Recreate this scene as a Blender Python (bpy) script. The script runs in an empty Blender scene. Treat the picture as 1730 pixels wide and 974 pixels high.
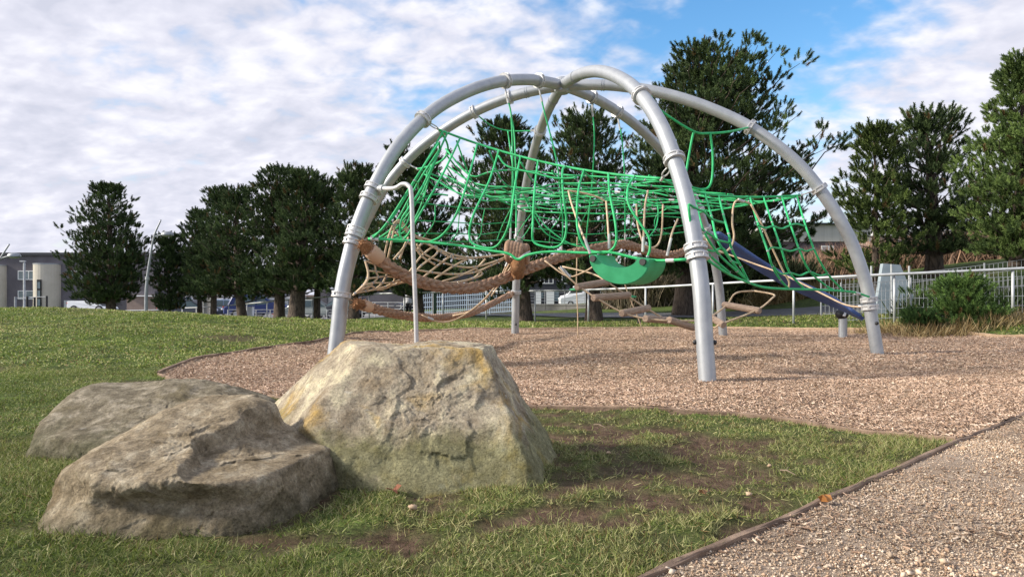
import bpy, math, numpy as np
from mathutils import Vector, Matrix, noise as mnoise
PI=math.pi; R_=math.radians
scene=bpy.context.scene; col=scene.collection
rng=np.random.default_rng(7)
F=1150.0; HZ=497.0; CZ=0.9
def P(px,py,D): return np.array([(px-865)/F*D, D, CZ+(HZ-py)/F*D])
# ------------------------------------------------------------ mesh helpers
class MB:
    def __init__(s): s.v=[]; s.f=[]; s.n=0; s.c=[]; s.has=False
    def add(s,v,f,c=None):
        v=np.asarray(v,float); s.v.append(v)
        for q in f: s.f.append(tuple(int(i)+s.n for i in q))
        s.n+=len(v)
        if c is not None: s.has=True
        s.c.append(np.tile(np.array(list(c if c is not None else (1,1,1))+[1.0]),(len(v),1)))
        return s
    def build(s,name,mat,parent=None,smooth=False,label=None):
        if not s.v: print('EMPTY',name); return None
        me=bpy.data.meshes.new(name); me.from_pydata(np.concatenate(s.v).tolist(),[],s.f)
        return fin(name,me,mat,parent,smooth,np.concatenate(s.c) if s.has else None,label)
def fin(name,me,mat,parent=None,smooth=False,colors=None,label=None):
    if colors is not None:
        a=me.color_attributes.new('col','FLOAT_COLOR','POINT'); a.data.foreach_set('color',colors.astype(np.float32).ravel())
    me.materials.append(mat)
    if smooth: me.polygons.foreach_set('use_smooth',np.ones(len(me.polygons),bool))
    me.update()
    o=bpy.data.objects.new(name,me); col.objects.link(o)
    if parent is not None:
        o.parent=parent; o.matrix_parent_inverse=Matrix.Translation(parent.location).inverted()
    if label: o['label']=label
    return o
def big(name,verts,loops,sizes,mat,parent=None,smooth=False,colors=None):
    me=bpy.data.meshes.new(name); n=len(verts)
    me.vertices.add(n); me.vertices.foreach_set('co',verts.astype(np.float32).ravel())
    me.loops.add(len(loops)); me.loops.foreach_set('vertex_index',loops.astype(np.int32))
    st=np.concatenate([[0],np.cumsum(sizes)[:-1]]).astype(np.int32)
    me.polygons.add(len(sizes)); me.polygons.foreach_set('loop_start',st)
    me.polygons.foreach_set('loop_total',sizes.astype(np.int32))
    me.update(calc_edges=True)
    return fin(name,me,mat,parent,smooth,colors)
def scatter(name,tv,tf,pos,basis,scale,mat,parent=None,colors=None,smooth=False):
    """tv (M,3) template; tf list of faces; pos (N,3) basis (N,3,3 rows=axes) scale (N,) or (N,3)"""
    N=len(pos); M=len(tv); scale=np.asarray(scale)
    if scale.ndim==1: scale=np.repeat(scale[:,None],3,1)
    V=(tv[None,:,:]*scale[:,None,:])@basis+pos[:,None,:]
    V=V.reshape(-1,3)
    fl=np.concatenate([np.array(f) for f in tf]); sz=np.array([len(f) for f in tf])
    loops=(fl[None,:]+(np.arange(N)*M)[:,None]).ravel(); sizes=np.tile(sz,N)
    C=None
    if colors is not None: C=np.concatenate([np.repeat(colors,M,0),np.ones((N*M,1))],1)
    return big(name,V,loops,sizes,mat,parent,smooth,C)
def frames(d,spin=None):
    d=d/np.linalg.norm(d,axis=1,keepdims=True)
    up=np.where(np.abs(d[:,2:3])>.95,np.array([[1.,0,0]]),np.array([[0,0,1.]]))
    x=np.cross(up,d); x/=np.linalg.norm(x,axis=1,keepdims=True); y=np.cross(d,x)
    if spin is not None:
        c=np.cos(spin)[:,None]; s=np.sin(spin)[:,None]; x,y=c*x+s*y,-s*x+c*y
    return np.stack([x,y,d],1)
def empty(name,loc,label,cat,group=None,kind=None):
    o=bpy.data.objects.new(name,None); o.location=loc; o.empty_display_size=.2; col.objects.link(o); return tag(o,label,cat,group,kind)
def tag(o,label=None,cat=None,group=None,kind=None):
    if label: o['label']=label
    if cat: o['category']=cat
    if group: o['group']=group
    if kind: o['kind']=kind
    return o
def smoothp(pts,n=6,closed=False):
    p=np.asarray(pts,float)
    if len(p)<3: 
        t=np.linspace(0,1,n+1)[:,None]; return p[0]*(1-t)+p[-1]*t
    q=np.vstack([2*p[0]-p[1],p,2*p[-1]-p[-2]]); out=[]
    for i in range(1,len(q)-2):
        a,b,c,d=q[i-1],q[i],q[i+1],q[i+2]
        for k in range(n):
            t=k/n; out.append(.5*((2*b)+(c-a)*t+(2*a-5*b+4*c-d)*t*t+(3*b-a-3*c+d)*t**3))
    out.append(q[-2]); return np.array(out)
def pframes(p):
    t=np.gradient(p,axis=0); t/=np.linalg.norm(t,axis=1,keepdims=True)+1e-12
    u=np.zeros_like(p); a=np.array([0,0,1.]) if abs(t[0][2])<.9 else np.array([1.,0,0])
    x=np.cross(a,t[0]); x/=np.linalg.norm(x); u[0]=x
    for i in range(1,len(p)):
        x=u[i-1]-t[i]*np.dot(u[i-1],t[i]); u[i]=x/(np.linalg.norm(x)+1e-12)
    return t,u,np.cross(t,u)
def tube(mb,p,r,sides=8,caps=True,c=None,flat=1.0):
    p=np.asarray(p,float); n=len(p); r=np.broadcast_to(np.asarray(r,float),(n,))
    t,u,w=pframes(p); a=np.arange(sides)/sides*2*PI
    ring=np.cos(a)[None,:,None]*u[:,None,:]+flat*np.sin(a)[None,:,None]*w[:,None,:]
    V=(p[:,None,:]+ring*r[:,None,None]).reshape(-1,3); f=[]
    for i in range(n-1):
        for k in range(sides):
            k2=(k+1)%sides; f.append((i*sides+k,i*sides+k2,(i+1)*sides+k2,(i+1)*sides+k))
    if caps: f.append(tuple(range(sides))[::-1]); f.append(tuple((n-1)*sides+k for k in range(sides)))
    mb.add(V,f,c)
def rod(mb,a,b,r,sides=8,c=None,r2=None):
    tube(mb,np.array([a,b],float),[r,r if r2 is None else r2],sides,True,c)
def ring(mb,c,ax,r,h,r_in=None,sides=20):
    """collar about axis ax with bevelled rims"""
    ax=np.asarray(ax,float); ax/=np.linalg.norm(ax); c=np.asarray(c,float)
    ts=[-.5,-.5,-.26,-.22,.22,.26,.5,.5]; rs=[.84,1,1,.90,.90,1,1,.84]; K_=len(ts)
    p=np.array([c+ax*h*t for t in ts]); B=frames(ax[None])[0]; a=np.arange(sides)/sides*2*PI
    V=[];f=[]
    for t,rr in zip(ts,rs):
        V.append(c+ax*h*t+r*rr*(np.cos(a)[:,None]*B[0]+np.sin(a)[:,None]*B[1]))
    V=np.concatenate(V)
    for i in range(K_-1):
        for k in range(sides):
            k2=(k+1)%sides; f.append((i*sides+k,i*sides+k2,(i+1)*sides+k2,(i+1)*sides+k))
    f.append(tuple(range(sides))[::-1]); f.append(tuple((K_-1)*sides+k for k in range(sides)))
    mb.add(V,f)
CUBE=[(0,1,3,2),(4,6,7,5),(0,4,5,1),(2,3,7,6),(0,2,6,4),(1,5,7,3)]
def box(mb,c,s,rz=0,c_=None,M=None):
    c=np.asarray(c,float); s=np.asarray(s,float)/2
    V=np.array([(x,y,z) for x in(-1,1) for y in(-1,1) for z in(-1,1)])*s
    if M is not None: V=V@np.asarray(M)
    elif rz:
        q=np.array([[math.cos(rz),math.sin(rz),0],[-math.sin(rz),math.cos(rz),0],[0,0,1]]); V=V@q
    mb.add(V+c,CUBE,c_)
def ball(mb,c,r,seg=12,rings=8,s=(1,1,1),cc=None):
    V=[];f=[]
    for i in range(rings+1):
        ph=PI*i/rings
        for k in range(seg):
            a=2*PI*k/seg; V.append((math.sin(ph)*math.cos(a)*r*s[0],math.sin(ph)*math.sin(a)*r*s[1],math.cos(ph)*r*s[2]))
    for i in range(rings):
        for k in range(seg):
            k2=(k+1)%seg; f.append((i*seg+k,(i+1)*seg+k,(i+1)*seg+k2,i*seg+k2))
    mb.add(np.array(V)+np.asarray(c),f,cc)
def loft(mb,secs,caps=True,c=None):
    """list of equal-length closed sections"""
    m=len(secs[0]); V=np.concatenate([np.asarray(s,float) for s in secs]); f=[]
    for i in range(len(secs)-1):
        for k in range(m):
            k2=(k+1)%m; f.append((i*m+k,i*m+k2,(i+1)*m+k2,(i+1)*m+k))
    if caps: f.append(tuple(range(m))[::-1]); f.append(tuple((len(secs)-1)*m+k for k in range(m)))
    mb.add(V,f,c)
# ------------------------------------------------------------ materials
def mat(name,base=(.5,.5,.5),rough=.6,metal=0,var=None,vscale=5,bump=0,bscale=30,attr=False,stretch=None,spec=.5,var2=None,v2scale=1.5,coord='Object',detail=6,trans=0,bdist=.02):
    m=bpy.data.materials.new(name); m.use_nodes=True; nt=m.node_tree; N=nt.nodes; L=nt.links
    b=N['Principled BSDF']; b.inputs['Roughness'].default_value=rough; b.inputs['Metallic'].default_value=metal
    b.inputs['Specular IOR Level'].default_value=spec
    tc=N.new('ShaderNodeTexCoord'); vec=tc.outputs[coord]
    if stretch:
        mp=N.new('ShaderNodeMapping'); mp.inputs['Scale'].default_value=stretch; L.new(vec,mp.inputs['Vector']); vec=mp.outputs[0]
    def nz(sc,d=detail,ro=.6):
        n=N.new('ShaderNodeTexNoise'); n.inputs['Scale'].default_value=sc; n.inputs['Detail'].default_value=d; n.inputs['Roughness'].default_value=ro
        L.new(vec,n.inputs['Vector']); return n.outputs['Fac']
    def ramp(fac,a,c,lo=.35,hi=.65):
        r=N.new('ShaderNodeValToRGB'); r.color_ramp.elements[0].position=lo; r.color_ramp.elements[1].position=hi
        r.color_ramp.elements[0].color=(*a,1); r.color_ramp.elements[1].color=(*c,1); L.new(fac,r.inputs[0]); return r.outputs[0]
    if attr:
        at=N.new('ShaderNodeAttribute'); at.attribute_name='col'; c=at.outputs['Color']
    else: c=None
    if var is not None:
        cv=ramp(nz(vscale),base,var)
        if c is None: c=cv
        else:
            mx=N.new('ShaderNodeMix'); mx.data_type='RGBA'; mx.blend_type='MULTIPLY'; mx.inputs[0].default_value=1; L.new(c,mx.inputs[6]); L.new(cv,mx.inputs[7]); c=mx.outputs[2]
    if var2 is not None:
        mx=N.new('ShaderNodeMix'); mx.data_type='RGBA'; L.new(ramp(nz(v2scale,3),(0,0,0),(1,1,1),.5,.68),mx.inputs[0])
        if c is not None: L.new(c,mx.inputs[6])
        else: mx.inputs[6].default_value=(*base,1)
        mx.inputs[7].default_value=(*var2,1); c=mx.outputs[2]
    if c is not None: L.new(c,b.inputs['Base Color'])
    else: b.inputs['Base Color'].default_value=(*base,1)
    if bump:
        bp=N.new('ShaderNodeBump'); bp.inputs['Strength'].default_value=bump; bp.inputs['Distance'].default_value=bdist
        L.new(nz(bscale,8,.65),bp.inputs['Height']); L.new(bp.outputs[0],b.inputs['Normal'])
    if trans:
        t=N.new('ShaderNodeBsdfTranslucent'); 
        if c is not None: L.new(c,t.inputs['Color'])
        else: t.inputs['Color'].default_value=(*base,1)
        ms=N.new('ShaderNodeMixShader'); ms.inputs[0].default_value=trans
        L.new(b.outputs[0],ms.inputs[1]); L.new(t.outputs[0],ms.inputs[2]); L.new(ms.outputs[0],N['Material Output'].inputs[0])
    return m
M={}
M['galv']=mat('galvanised_steel',(.34,.36,.39),.45,.45,var=(.39,.41,.44),vscale=9,bump=.10,bscale=60,bdist=.002,var2=(.42,.44,.465),v2scale=3)
M['alu']=mat('cast_aluminium',(.48,.48,.49),.5,.3,var=(.58,.58,.59),vscale=20,bump=.1,bscale=80,bdist=.003)
M['green']=mat('green_rope',(.012,.35,.105),.6,0,var=(.035,.52,.19),vscale=9,bump=.6,bscale=220,bdist=.004)
M['beige']=mat('beige_rope',(.47,.34,.22),.8,0,var=(.66,.51,.36),vscale=9,bump=.6,bscale=220,bdist=.004)
M['brown']=mat('brown_rope',(.25,.145,.095),.9,0,var=(.43,.275,.19),vscale=16,bump=.8,bscale=140,bdist=.008)
M['fray']=mat('frayed_rope',(.26,.12,.05),.95,0,var=(.42,.22,.11),vscale=60,bump=1,bscale=200)
M['leather']=mat('rope_sleeve',(.52,.34,.23),.6)
M['white']=mat('white_plastic',(.72,.74,.75),.4)
M['black']=mat('black_rubber',(.012,.012,.014),.5)
M['seat']=mat('green_rubber_seat',(.025,.30,.12),.55,0,var=(.04,.37,.16),vscale=7,bump=.2,bscale=90,bdist=.003)
M['blue']=mat('blue_belt',(.022,.052,.17),.5,0,var=(.035,.075,.22),vscale=6,bump=.3,bscale=90,bdist=.004)
M['log']=mat('rung_wood',(.26,.18,.135),.8,0,var=(.44,.325,.25),vscale=12,bump=.5,bscale=70,stretch=(1,1,6))
M['bark']=mat('pine_bark',(.04,.028,.022),.95,0,var=(.15,.115,.09),vscale=7,bump=1,bscale=22,stretch=(2.2,2.2,.6),bdist=.06)
M['limb']=mat('pale_limb',(.16,.12,.085),.95,0,var=(.25,.19,.14),vscale=9,bump=.6,bscale=30)
M['needle']=mat('pine_needles',attr=True,rough=.7,trans=.05,spec=.18)
M['leaf']=mat('grass_blades',attr=True,rough=.6,trans=.25,spec=.25)
M['chip']=mat('wood_chips_loose',attr=True,rough=.85,spec=.2)
M['stone']=mat('gravel_stones',attr=True,rough=.75,spec=.3)
M['twig']=mat('bare_twigs',attr=True,rough=.9,spec=.2)
M['railm']=mat('pale_galvanised_rail',(.38,.40,.42),.5,.3,var=(.52,.54,.56),vscale=4)
M['post']=mat('grey_steel',(.28,.30,.33),.45,.4,var=(.36,.38,.41),vscale=4)
M['timber']=mat('weathered_timber',(.13,.085,.06),.9,0,var=(.30,.21,.15),vscale=5,bump=.8,bscale=30,stretch=(1,1,1),bdist=.01)
M['timberpale']=mat('sunbleached_timber',(.34,.24,.155),.9,0,var=(.52,.38,.26),vscale=5,bump=.8,bscale=30,bdist=.01)
# terrain material with mud attribute
def ground_mat():
    m=bpy.data.materials.new('lawn_ground'); m.use_nodes=True; nt=m.node_tree; N=nt.nodes; L=nt.links; b=N['Principled BSDF']
    b.inputs['Roughness'].default_value=.95; b.inputs['Specular IOR Level'].default_value=.1
    tc=N.new('ShaderNodeTexCoord')
    def nz(s,d=8,r=.65):
        n=N.new('ShaderNodeTexNoise'); n.inputs['Scale'].default_value=s; n.inputs['Detail'].default_value=d; n.inputs['Roughness'].default_value=r; L.new(tc.outputs['Object'],n.inputs['Vector']); return n.outputs['Fac']
    def ramp(f,stops):
        r=N.new('ShaderNodeValToRGB'); e=r.color_ramp.elements
        while len(e)<len(stops): e.new(.5)
        for q,(p,c) in zip(e,stops): q.position=p; q.color=(*c,1)
        L.new(f,r.inputs[0]); return r.outputs[0]
    def mix(f,a,c,mode='MIX',k=1):
        x=N.new('ShaderNodeMix'); x.data_type='RGBA'; x.blend_type=mode
        if f is None: x.inputs[0].default_value=k
        else: L.new(f,x.inputs[0])
        L.new(a,x.inputs[6]); L.new(c,x.inputs[7]); return x.outputs[2]
    g=ramp(nz(3.2),[(.3,(.05,.062,.022)),(.5,(.085,.12,.035)),(.62,(.125,.175,.045)),(.75,(.16,.17,.065))])
    g2=ramp(nz(40,5),[(.3,(.45,.45,.45)),(.7,(1.25,1.25,1.2))])
    g=mix(None,g,g2,'MULTIPLY')
    mud=ramp(nz(14),[(.3,(.045,.029,.02)),(.5,(.10,.066,.047)),(.7,(.17,.118,.083))])
    at=N.new('ShaderNodeAttribute'); at.attribute_name='col'; s=N.new('ShaderNodeSeparateColor'); L.new(at.outputs['Color'],s.inputs[0])
    L.new(mix(s.outputs[0],g,mud),b.inputs['Base Color'])
    bp=N.new('ShaderNodeBump'); bp.inputs['Strength'].default_value=.9; bp.inputs['Distance'].default_value=.04; L.new(nz(26),bp.inputs['Height']); L.new(bp.outputs[0],b.inputs['Normal'])
    return m
M['lawn']=ground_mat()
M['asphalt']=mat('asphalt',(.10,.10,.105),.9,0,var=(.15,.15,.155),vscale=3,bump=.3,bscale=120,bdist=.005)
M['chipbed']=mat('wood_chip_bed',(.22,.15,.095),.95,0,var=(.42,.30,.20),vscale=22,bump=1,bscale=60,bdist=.03,var2=(.30,.20,.135),v2scale=.9)
M['gravelbed']=mat('gravel_bed',(.17,.12,.085),.95,0,var=(.44,.35,.27),vscale=75,bump=1,bscale=90,bdist=.015,var2=(.20,.14,.095),v2scale=2.2)
# ------------------------------------------------------------ world, sun, camera
SUN_EL=R_(29); SUN_AZ=R_(192)   # azimuth of the direction TOWARDS the sun, measured from +X counterclockwise
SUN_AZ=R_(187)
w=bpy.data.worlds.new('World'); scene.world=w; w.use_nodes=True; nt=w.node_tree; N=nt.nodes; L=nt.links
bg=N['Background']; SKY_S=.1; bg.inputs[1].default_value=SKY_S
sky=N.new('ShaderNodeTexSky'); sky.sky_type='NISHITA'; sky.sun_disc=False; sky.sun_elevation=SUN_EL; sky.sun_rotation=PI/2-SUN_AZ
sky.air_density=1.2; sky.dust_density=.4; sky.ozone_density=2.5
def vm(op,a,b=None):
    n=N.new('ShaderNodeVectorMath'); n.operation=op
    for i,x in enumerate((a,b)):
        if x is None: continue
        if isinstance(x,(tuple,list)): n.inputs[i].default_value=x
        else: L.new(x,n.inputs[i])
    return n
def mt(op,a,b=None,c=None,clamp=False):
    n=N.new('ShaderNodeMath'); n.operation=op; n.use_clamp=clamp
    for i,x in enumerate((a,b,c)):
        if x is None: continue
        if isinstance(x,(int,float)): n.inputs[i].default_value=x
        else: L.new(x,n.inputs[i])
    return n.outputs[0]
tc=N.new('ShaderNodeTexCoord'); D0=tc.outputs['Generated']
sx=N.new('ShaderNodeSeparateXYZ'); L.new(D0,sx.inputs[0])
zz=mt('ADD',mt('MAXIMUM',sx.outputs[2],0.0),.34)
cb=N.new('ShaderNodeCombineXYZ'); L.new(mt('DIVIDE',sx.outputs[0],zz),cb.inputs[0]); L.new(mt('DIVIDE',sx.outputs[1],zz),cb.inputs[1])
def wn(sc,det,ro,dist=0,mp=None,off=(0,0,0),rot=0,stretch=(1,1,1)):
    m=N.new('ShaderNodeMapping'); m.inputs['Location'].default_value=off; m.inputs['Rotation'].default_value=(0,0,rot); m.inputs['Scale'].default_value=stretch
    L.new(cb.outputs[0],m.inputs[0]); n=N.new('ShaderNodeTexNoise'); n.inputs['Scale'].default_value=sc; n.inputs['Detail'].default_value=det
    n.inputs['Roughness'].default_value=ro; n.inputs['Distortion'].default_value=dist; L.new(m.outputs[0],n.inputs['Vector']); return n.outputs['Fac']
small=wn(13,4,.5,.2,off=(3,1,0),rot=.9,stretch=(1,1.25,1))
mid=wn(2.2,4,.5,.3,off=(7,2,0),rot=.2,stretch=(1,1.5,1))
def lobe(px,py,tight):
    d=np.array([(px-865)/F,1,(HZ-py)/F]); d/=np.linalg.norm(d)
    dp=vm('DOT_PRODUCT',D0,tuple(d)).outputs['Value']
    return mt('POWER',mt('MAXIMUM',dp,0.0),tight)
blueA=lobe(1400,20,50); blueB=lobe(1120,-40,40); blueC=lobe(100,405,4000); blueD=lobe(1330,330,300); blueE=lobe(820,130,60)
cov=mt('ADD',mt('MULTIPLY',small,.75),mt('MULTIPLY',mid,.75))
cov=mt('ADD',cov,-.20)
for l,k in ((blueA,.44),(blueB,.10),(blueD,.16),(blueE,.09),(blueC,.18)): cov=mt('SUBTRACT',cov,mt('MULTIPLY',l,k))
cloudR=lobe(1640,200,45); cloudL=lobe(-100,150,6); cov=mt('ADD',cov,mt('MULTIPLY',cloudR,.40)); cov=mt('ADD',cov,mt('MULTIPLY',cloudL,.21))
mr=N.new('ShaderNodeMapRange'); mr.interpolation_type='SMOOTHSTEP'; mr.inputs[1].default_value=.20; mr.inputs[2].default_value=.66; L.new(cov,mr.inputs[0])
alpha=mr.outputs[0]
sh=wn(4.0,5,.55,.5,off=(1,9,0),rot=.7,stretch=(1,1.8,1))
sh2=mt('ADD',mt('MULTIPLY',sh,.5),mt('MULTIPLY',small,.5))
cr=N.new('ShaderNodeValToRGB'); L.new(sh2,cr.inputs[0]); e=cr.color_ramp.elements
K=1/SKY_S
e[0].position=.36; e[0].color=(.46*K,.475*K,.56*K,1); e[1].position=.64; e[1].color=(.70*K,.70*K,.74*K,1)
x=e.new(.5); x.color=(.56*K,.565*K,.645*K,1)
# blue of the clear gaps: the sky texture itself, slightly saturated
hs=N.new('ShaderNodeHueSaturation'); hs.inputs['Saturation'].default_value=1.28; hs.inputs['Value'].default_value=1.55; L.new(sky.outputs[0],hs.inputs['Color'])
mx=N.new('ShaderNodeMix'); mx.data_type='RGBA'; L.new(alpha,mx.inputs[0]); L.new(hs.outputs[0],mx.inputs[6]); L.new(cr.outputs[0],mx.inputs[7])
L.new(mx.outputs[2],bg.inputs[0])
sl=bpy.data.lights.new('sun','SUN'); sl.energy=4.6; sl.angle=R_(8); sl.color=(1,.91,.77); so=bpy.data.objects.new('sun',sl); col.objects.link(so)
sd=Vector((math.cos(SUN_EL)*math.cos(SUN_AZ),math.cos(SUN_EL)*math.sin(SUN_AZ),math.sin(SUN_EL)))
so.rotation_euler=sd.to_track_quat('Z','Y').to_euler(); so.location=(-20,10,20)
cd=bpy.data.cameras.new('camera'); cam=bpy.data.objects.new('camera',cd); col.objects.link(cam); scene.camera=cam
cam.location=(0,0,CZ); cam.rotation_euler=(PI/2,0,0); cd.sensor_width=36; cd.lens=F/1730*36; cd.shift_y=(HZ-487)/1730; cd.clip_start=.05; cd.clip_end=2000
vs=scene.view_settings; vs.view_transform='Standard'; vs.look='None'; vs.exposure=.56; vs.gamma=1
# ------------------------------------------------------------ terrain function
CP=[(0,0,0),(-3,0,0),(3,0,0),(0,3,0),(3,4,0),(-3,4,0),(0,6,0),(4,6,0),(8,6,.0),(0,9,0),(4,9,0.02),(8,9,.04),(-3,8,0),(0,12,0),(4,12,.02),(8,12,.05),
(-3,11.5,.03),(0,15,-.02),(4,15,0),(8,14.6,.05),(8.6,15.6,.08),(9.11,13.7,.10),(9.03,12.0,.10),(9.47,14.25,.30),(8.9,15.9,.19),(10.5,12.0,.3),(11,10,.2),(-2,15,.02),(1,18,0),(5,17.5,.03),
(-5.5,7,.03),(-8,9.7,.24),(-5,10,.16),(-10,14,.59),(-8,14,.51),(-5.5,14,.37),(-14,15,.57),(-5.1,16,.25),(-3.5,18,.11),(-12,20,.15),(-6,21,.1),(-12,4,0),(-14,9,.3),
(-16,28,-.7),(-9,29,-.45),(-6.9,30.9,-.2),(2.1,23.4,-.05),(6.2,18.9,.13),(8.18,16.8,.155),(10.5,15.6,.31),(11.8,15.2,.34),(-17.6,41,-.85),(-24,45,-1),(-10,42,-.8),(-40,45,-1),(-20,60,-1.2),
(2,27,-.02),(8,26,.1),(14,24,.6),(0,34,-.1),(6,34,.1),(12,36,.5),(2,45,-.2),(10,46,.6),(16,30,1.5),(17.5,27,1.9),(22,28,2.4),(30,30,2.8),(16,20,.9),(20,40,2.2),
(20,15,.8),(40,40,3),(0,70,-.6),(-30,80,-1.3),(-60,80,-1.3),(20,70,1),(50,70,2.5),(-40,10,.8),(40,8,1.0),(-80,200,-1),(80,200,1),(0,200,-1),(-150,60,-1),(150,60,2),(0,-30,0),(-40,-30,0),(40,-30,0),(0,400,-1),(-300,300,-1),(300,300,1)]
CPa=np.array(CP,float); xy=CPa[:,:2]/50
def U(r2): return np.where(r2>1e-14,.5*r2*np.log(r2+1e-300),0)
def _solve():
    n=len(xy); d=((xy[:,None]-xy[None])**2).sum(-1); A=np.zeros((n+3,n+3)); A[:n,:n]=U(d)+np.eye(n)*1e-6
    A[:n,n]=1; A[:n,n+1:]=xy; A[n,:n]=1; A[n+1:,:n]=xy.T; b=np.zeros(n+3); b[:n]=CPa[:,2]; return np.linalg.solve(A,b)
W=_solve()
def Z0(x,y):
    x=np.asarray(x,float); y=np.asarray(y,float); sh=np.broadcast(x,y).shape
    q=np.stack([np.broadcast_to(x,sh).ravel(),np.broadcast_to(y,sh).ravel()],1)/50; out=np.empty(len(q))
    for i in range(0,len(q),40000):
        p=q[i:i+40000]; out[i:i+40000]=U(((p[:,None]-xy[None])**2).sum(-1))@W[:len(xy)]+W[len(xy)]+p@W[len(xy)+1:]
    return out.reshape(sh)
_ph=rng.uniform(0,6.28,40); _dr=rng.uniform(0,PI,40)
def fbm2(x,y,s,o=4,k=0):
    """cheap smooth noise in about -1..1"""
    r=0; a=1; t=0
    for i in range(o):
        for j in range(3):
            d=_dr[(i*3+j+k)%40]; p=_ph[(i*3+j+k*5)%40]
            r=r+a*np.sin((x*math.cos(d)+y*math.sin(d))*s+p+1.3*np.sin((x*math.sin(d)-y*math.cos(d))*s*.7+p*2))
        t+=3*a; a*=.55; s*=2.1
    return r/t*1.6
_FEET=[(1.974,6.86),(5.31,9.9),(4.45,14.34),(.068,15.74),(-2.17,8.26),(6.7,13.8)]
def Z(x,y): return Z0(x,y)+sum(.016*np.exp(-((np.asarray(x)-a)**2+(np.asarray(y)-b)**2)/.035) for a,b in _FEET)+.018*fbm2(x,y,2.3,3,1)+.040*fbm2(x,y,1.9,3,23)*np.clip((-np.asarray(x)-3.9)/.8,0,1)*np.clip((np.asarray(y)-5.5)/2,0,1)*(np.asarray(y)<25)
def inpoly(x,y,poly):
    r=np.zeros(np.shape(x),bool); n=len(poly); j=n-1
    for i in range(n):
        xi,yi=poly[i]; xj,yj=poly[j]
        c=((yi>y)!=(yj>y))&(x<(xj-xi)*(y-yi)/(yj-yi+1e-12)+xi); r^=c; j=i
    return r
front=smoothp([(-3.87,7.45,0),(-3.0,6.6,0),(-2.17,5.88,0),(-1,5.55,0),(.145,5.39,0),(1.65,5.05,0),(2.2,4.62,0),(2.72,4.17,0)],6)[:,:2]
bdA=np.array([.46,2.17])+(np.array([2.54,3.98])-np.array([.46,2.17]))*-.9
bd=smoothp([(bdA[0],bdA[1],0),(.46,2.17,0),(1.36,2.97,0),(2.6,4.05,0),(3.84,5.13,0),(6,7.0,0),(9.5,10,0),(13,12.9,0)],8)[:,:2]
back=smoothp([(-3.87,7.45,0),(-4.05,8.6,0),(-3.87,9.58,0),(-3.3,12.5,0),(-2.86,14.6,0),(-1.6,16.4,0),(.07,17.2,0),(3.6,17.5,0),(6.3,16.7,0),(8.6,15.6,0),(9.1,14.6,0),(9.15,13.7,0),(9.2,12.4,0),(9.6,11.3,0),(11,11.0,0),(13,11.9,0)],6)[:,:2]
bdr=bd[bd[:,0]>2.7]
chip_poly=np.vstack([front,bdr[bdr[:,1]<11.5],back[::-1]])
gravel_poly=np.vstack([bd,[(13,-2),(bdA[0]-.5,-2)]])

class Parts:
    """one object per small fitting; past 100 of them on one thing the rest form one object"""
    def __init__(s): s.p=[]
    def build(s,name,m,parent,r=.0185):
        mb=MB(); ball(mb,(0,0,0),r,6,4,(1,1,.9)); me=bpy.data.meshes.new(name); me.from_pydata(np.concatenate(mb.v).tolist(),[],mb.f); me.materials.append(m)
        P_=sorted(s.p,key=lambda q:q[1]); inv=Matrix.Translation(parent.location).inverted()
        for q in P_[:100]:
            o=bpy.data.objects.new(name,me); o.location=tuple(q); o.parent=parent; o.matrix_parent_inverse=inv; col.objects.link(o)
        if len(P_)>100:
            mb=MB()
            for q in P_[100:]: ball(mb,q,r,6,4,(1,1,.9))
            tag(mb.build(name+'s',m,parent),kind='stuff')
class Rods:
    def __init__(s): s.m=[]
    def build(s,name,m,parent,smooth=False):
        for mb in s.m: mb.build(name,m,parent,smooth)
# ------------------------------------------------------------ ground
def axis(lo,hi,c0,c1,step,g=1.12):
    a=list(np.arange(c0,c1+1e-6,step)); s=step; x=a[-1]
    while x<hi: s=min(s*g,12); x+=s; a.append(x)
    s=step; x=a[0]
    while x>lo: s=min(s*g,12); x-=s; a.insert(0,x)
    return np.array(a)
gx=axis(-320,320,-4.5,4.5,.07,1.06); gy=axis(-25,420,1.4,8,.07,1.05)
X,Y=np.meshgrid(gx,gy,indexing='ij')
def mudmask(x,y):
    m=np.zeros(np.shape(x))
    for px,py,rx,ry,k in ((1080,765,210,42,1.15),(1180,800,190,34,1.0),(1010,735,90,20,1.1),(1050,850,150,30,.8),(1040,722,110,14,1.2),(1150,742,110,14,1.0),(1100,790,230,40,.75),(1230,800,90,30,.8),(1310,805,90,24,.9),(960,800,45,26,1.2),(1150,870,170,40,.5),(1030,762,130,18,.7),
        (380,900,150,14,.9),(240,890,150,10,.9),(650,930,240,28,.45),(850,895,160,18,.5),(520,850,30,40,.9),(1340,770,60,10,.6),(990,700,60,10,.7),(330,955,200,14,.5)):
        D=CZ*F/(py-HZ); cx=(px-865)/F*D; wx=rx/F*D; wy=CZ*F/(py-ry-HZ)-D
        m=np.maximum(m,k*np.exp(-(((x-cx)/wx)**2+((y-D)/wy)**2)))
    n=.5+.5*fbm2(x,y,5,4,3)
    n3=fbm2(x,y,13,4,17); m=np.clip(m*np.clip(.28+1.15*n+.9*n3,0,2)+1.3*np.clip(fbm2(x,y,4.1,4,13)*.8+n3*.6-.02,0,1)*(y<5.2)*np.clip((x+1.2)/.8,.25,1),0,1)
    # worn specks on the bank
    b=np.clip((fbm2(x,y,1.7,4,9)-.52)*3,0,1)*.7
    edge=np.zeros_like(m)
    m=np.maximum(m,b*(y>3))
    # trampled strip beside the path board
    return np.clip(m,0,1)
mud=mudmask(X,Y)
ZZ=Z(X,Y)-.03*mud*(Y<9)
inside=inpoly(X,Y,gravel_poly)|inpoly(X,Y,chip_poly)
ZZ=ZZ-np.where(inside,.05,0)
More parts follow.
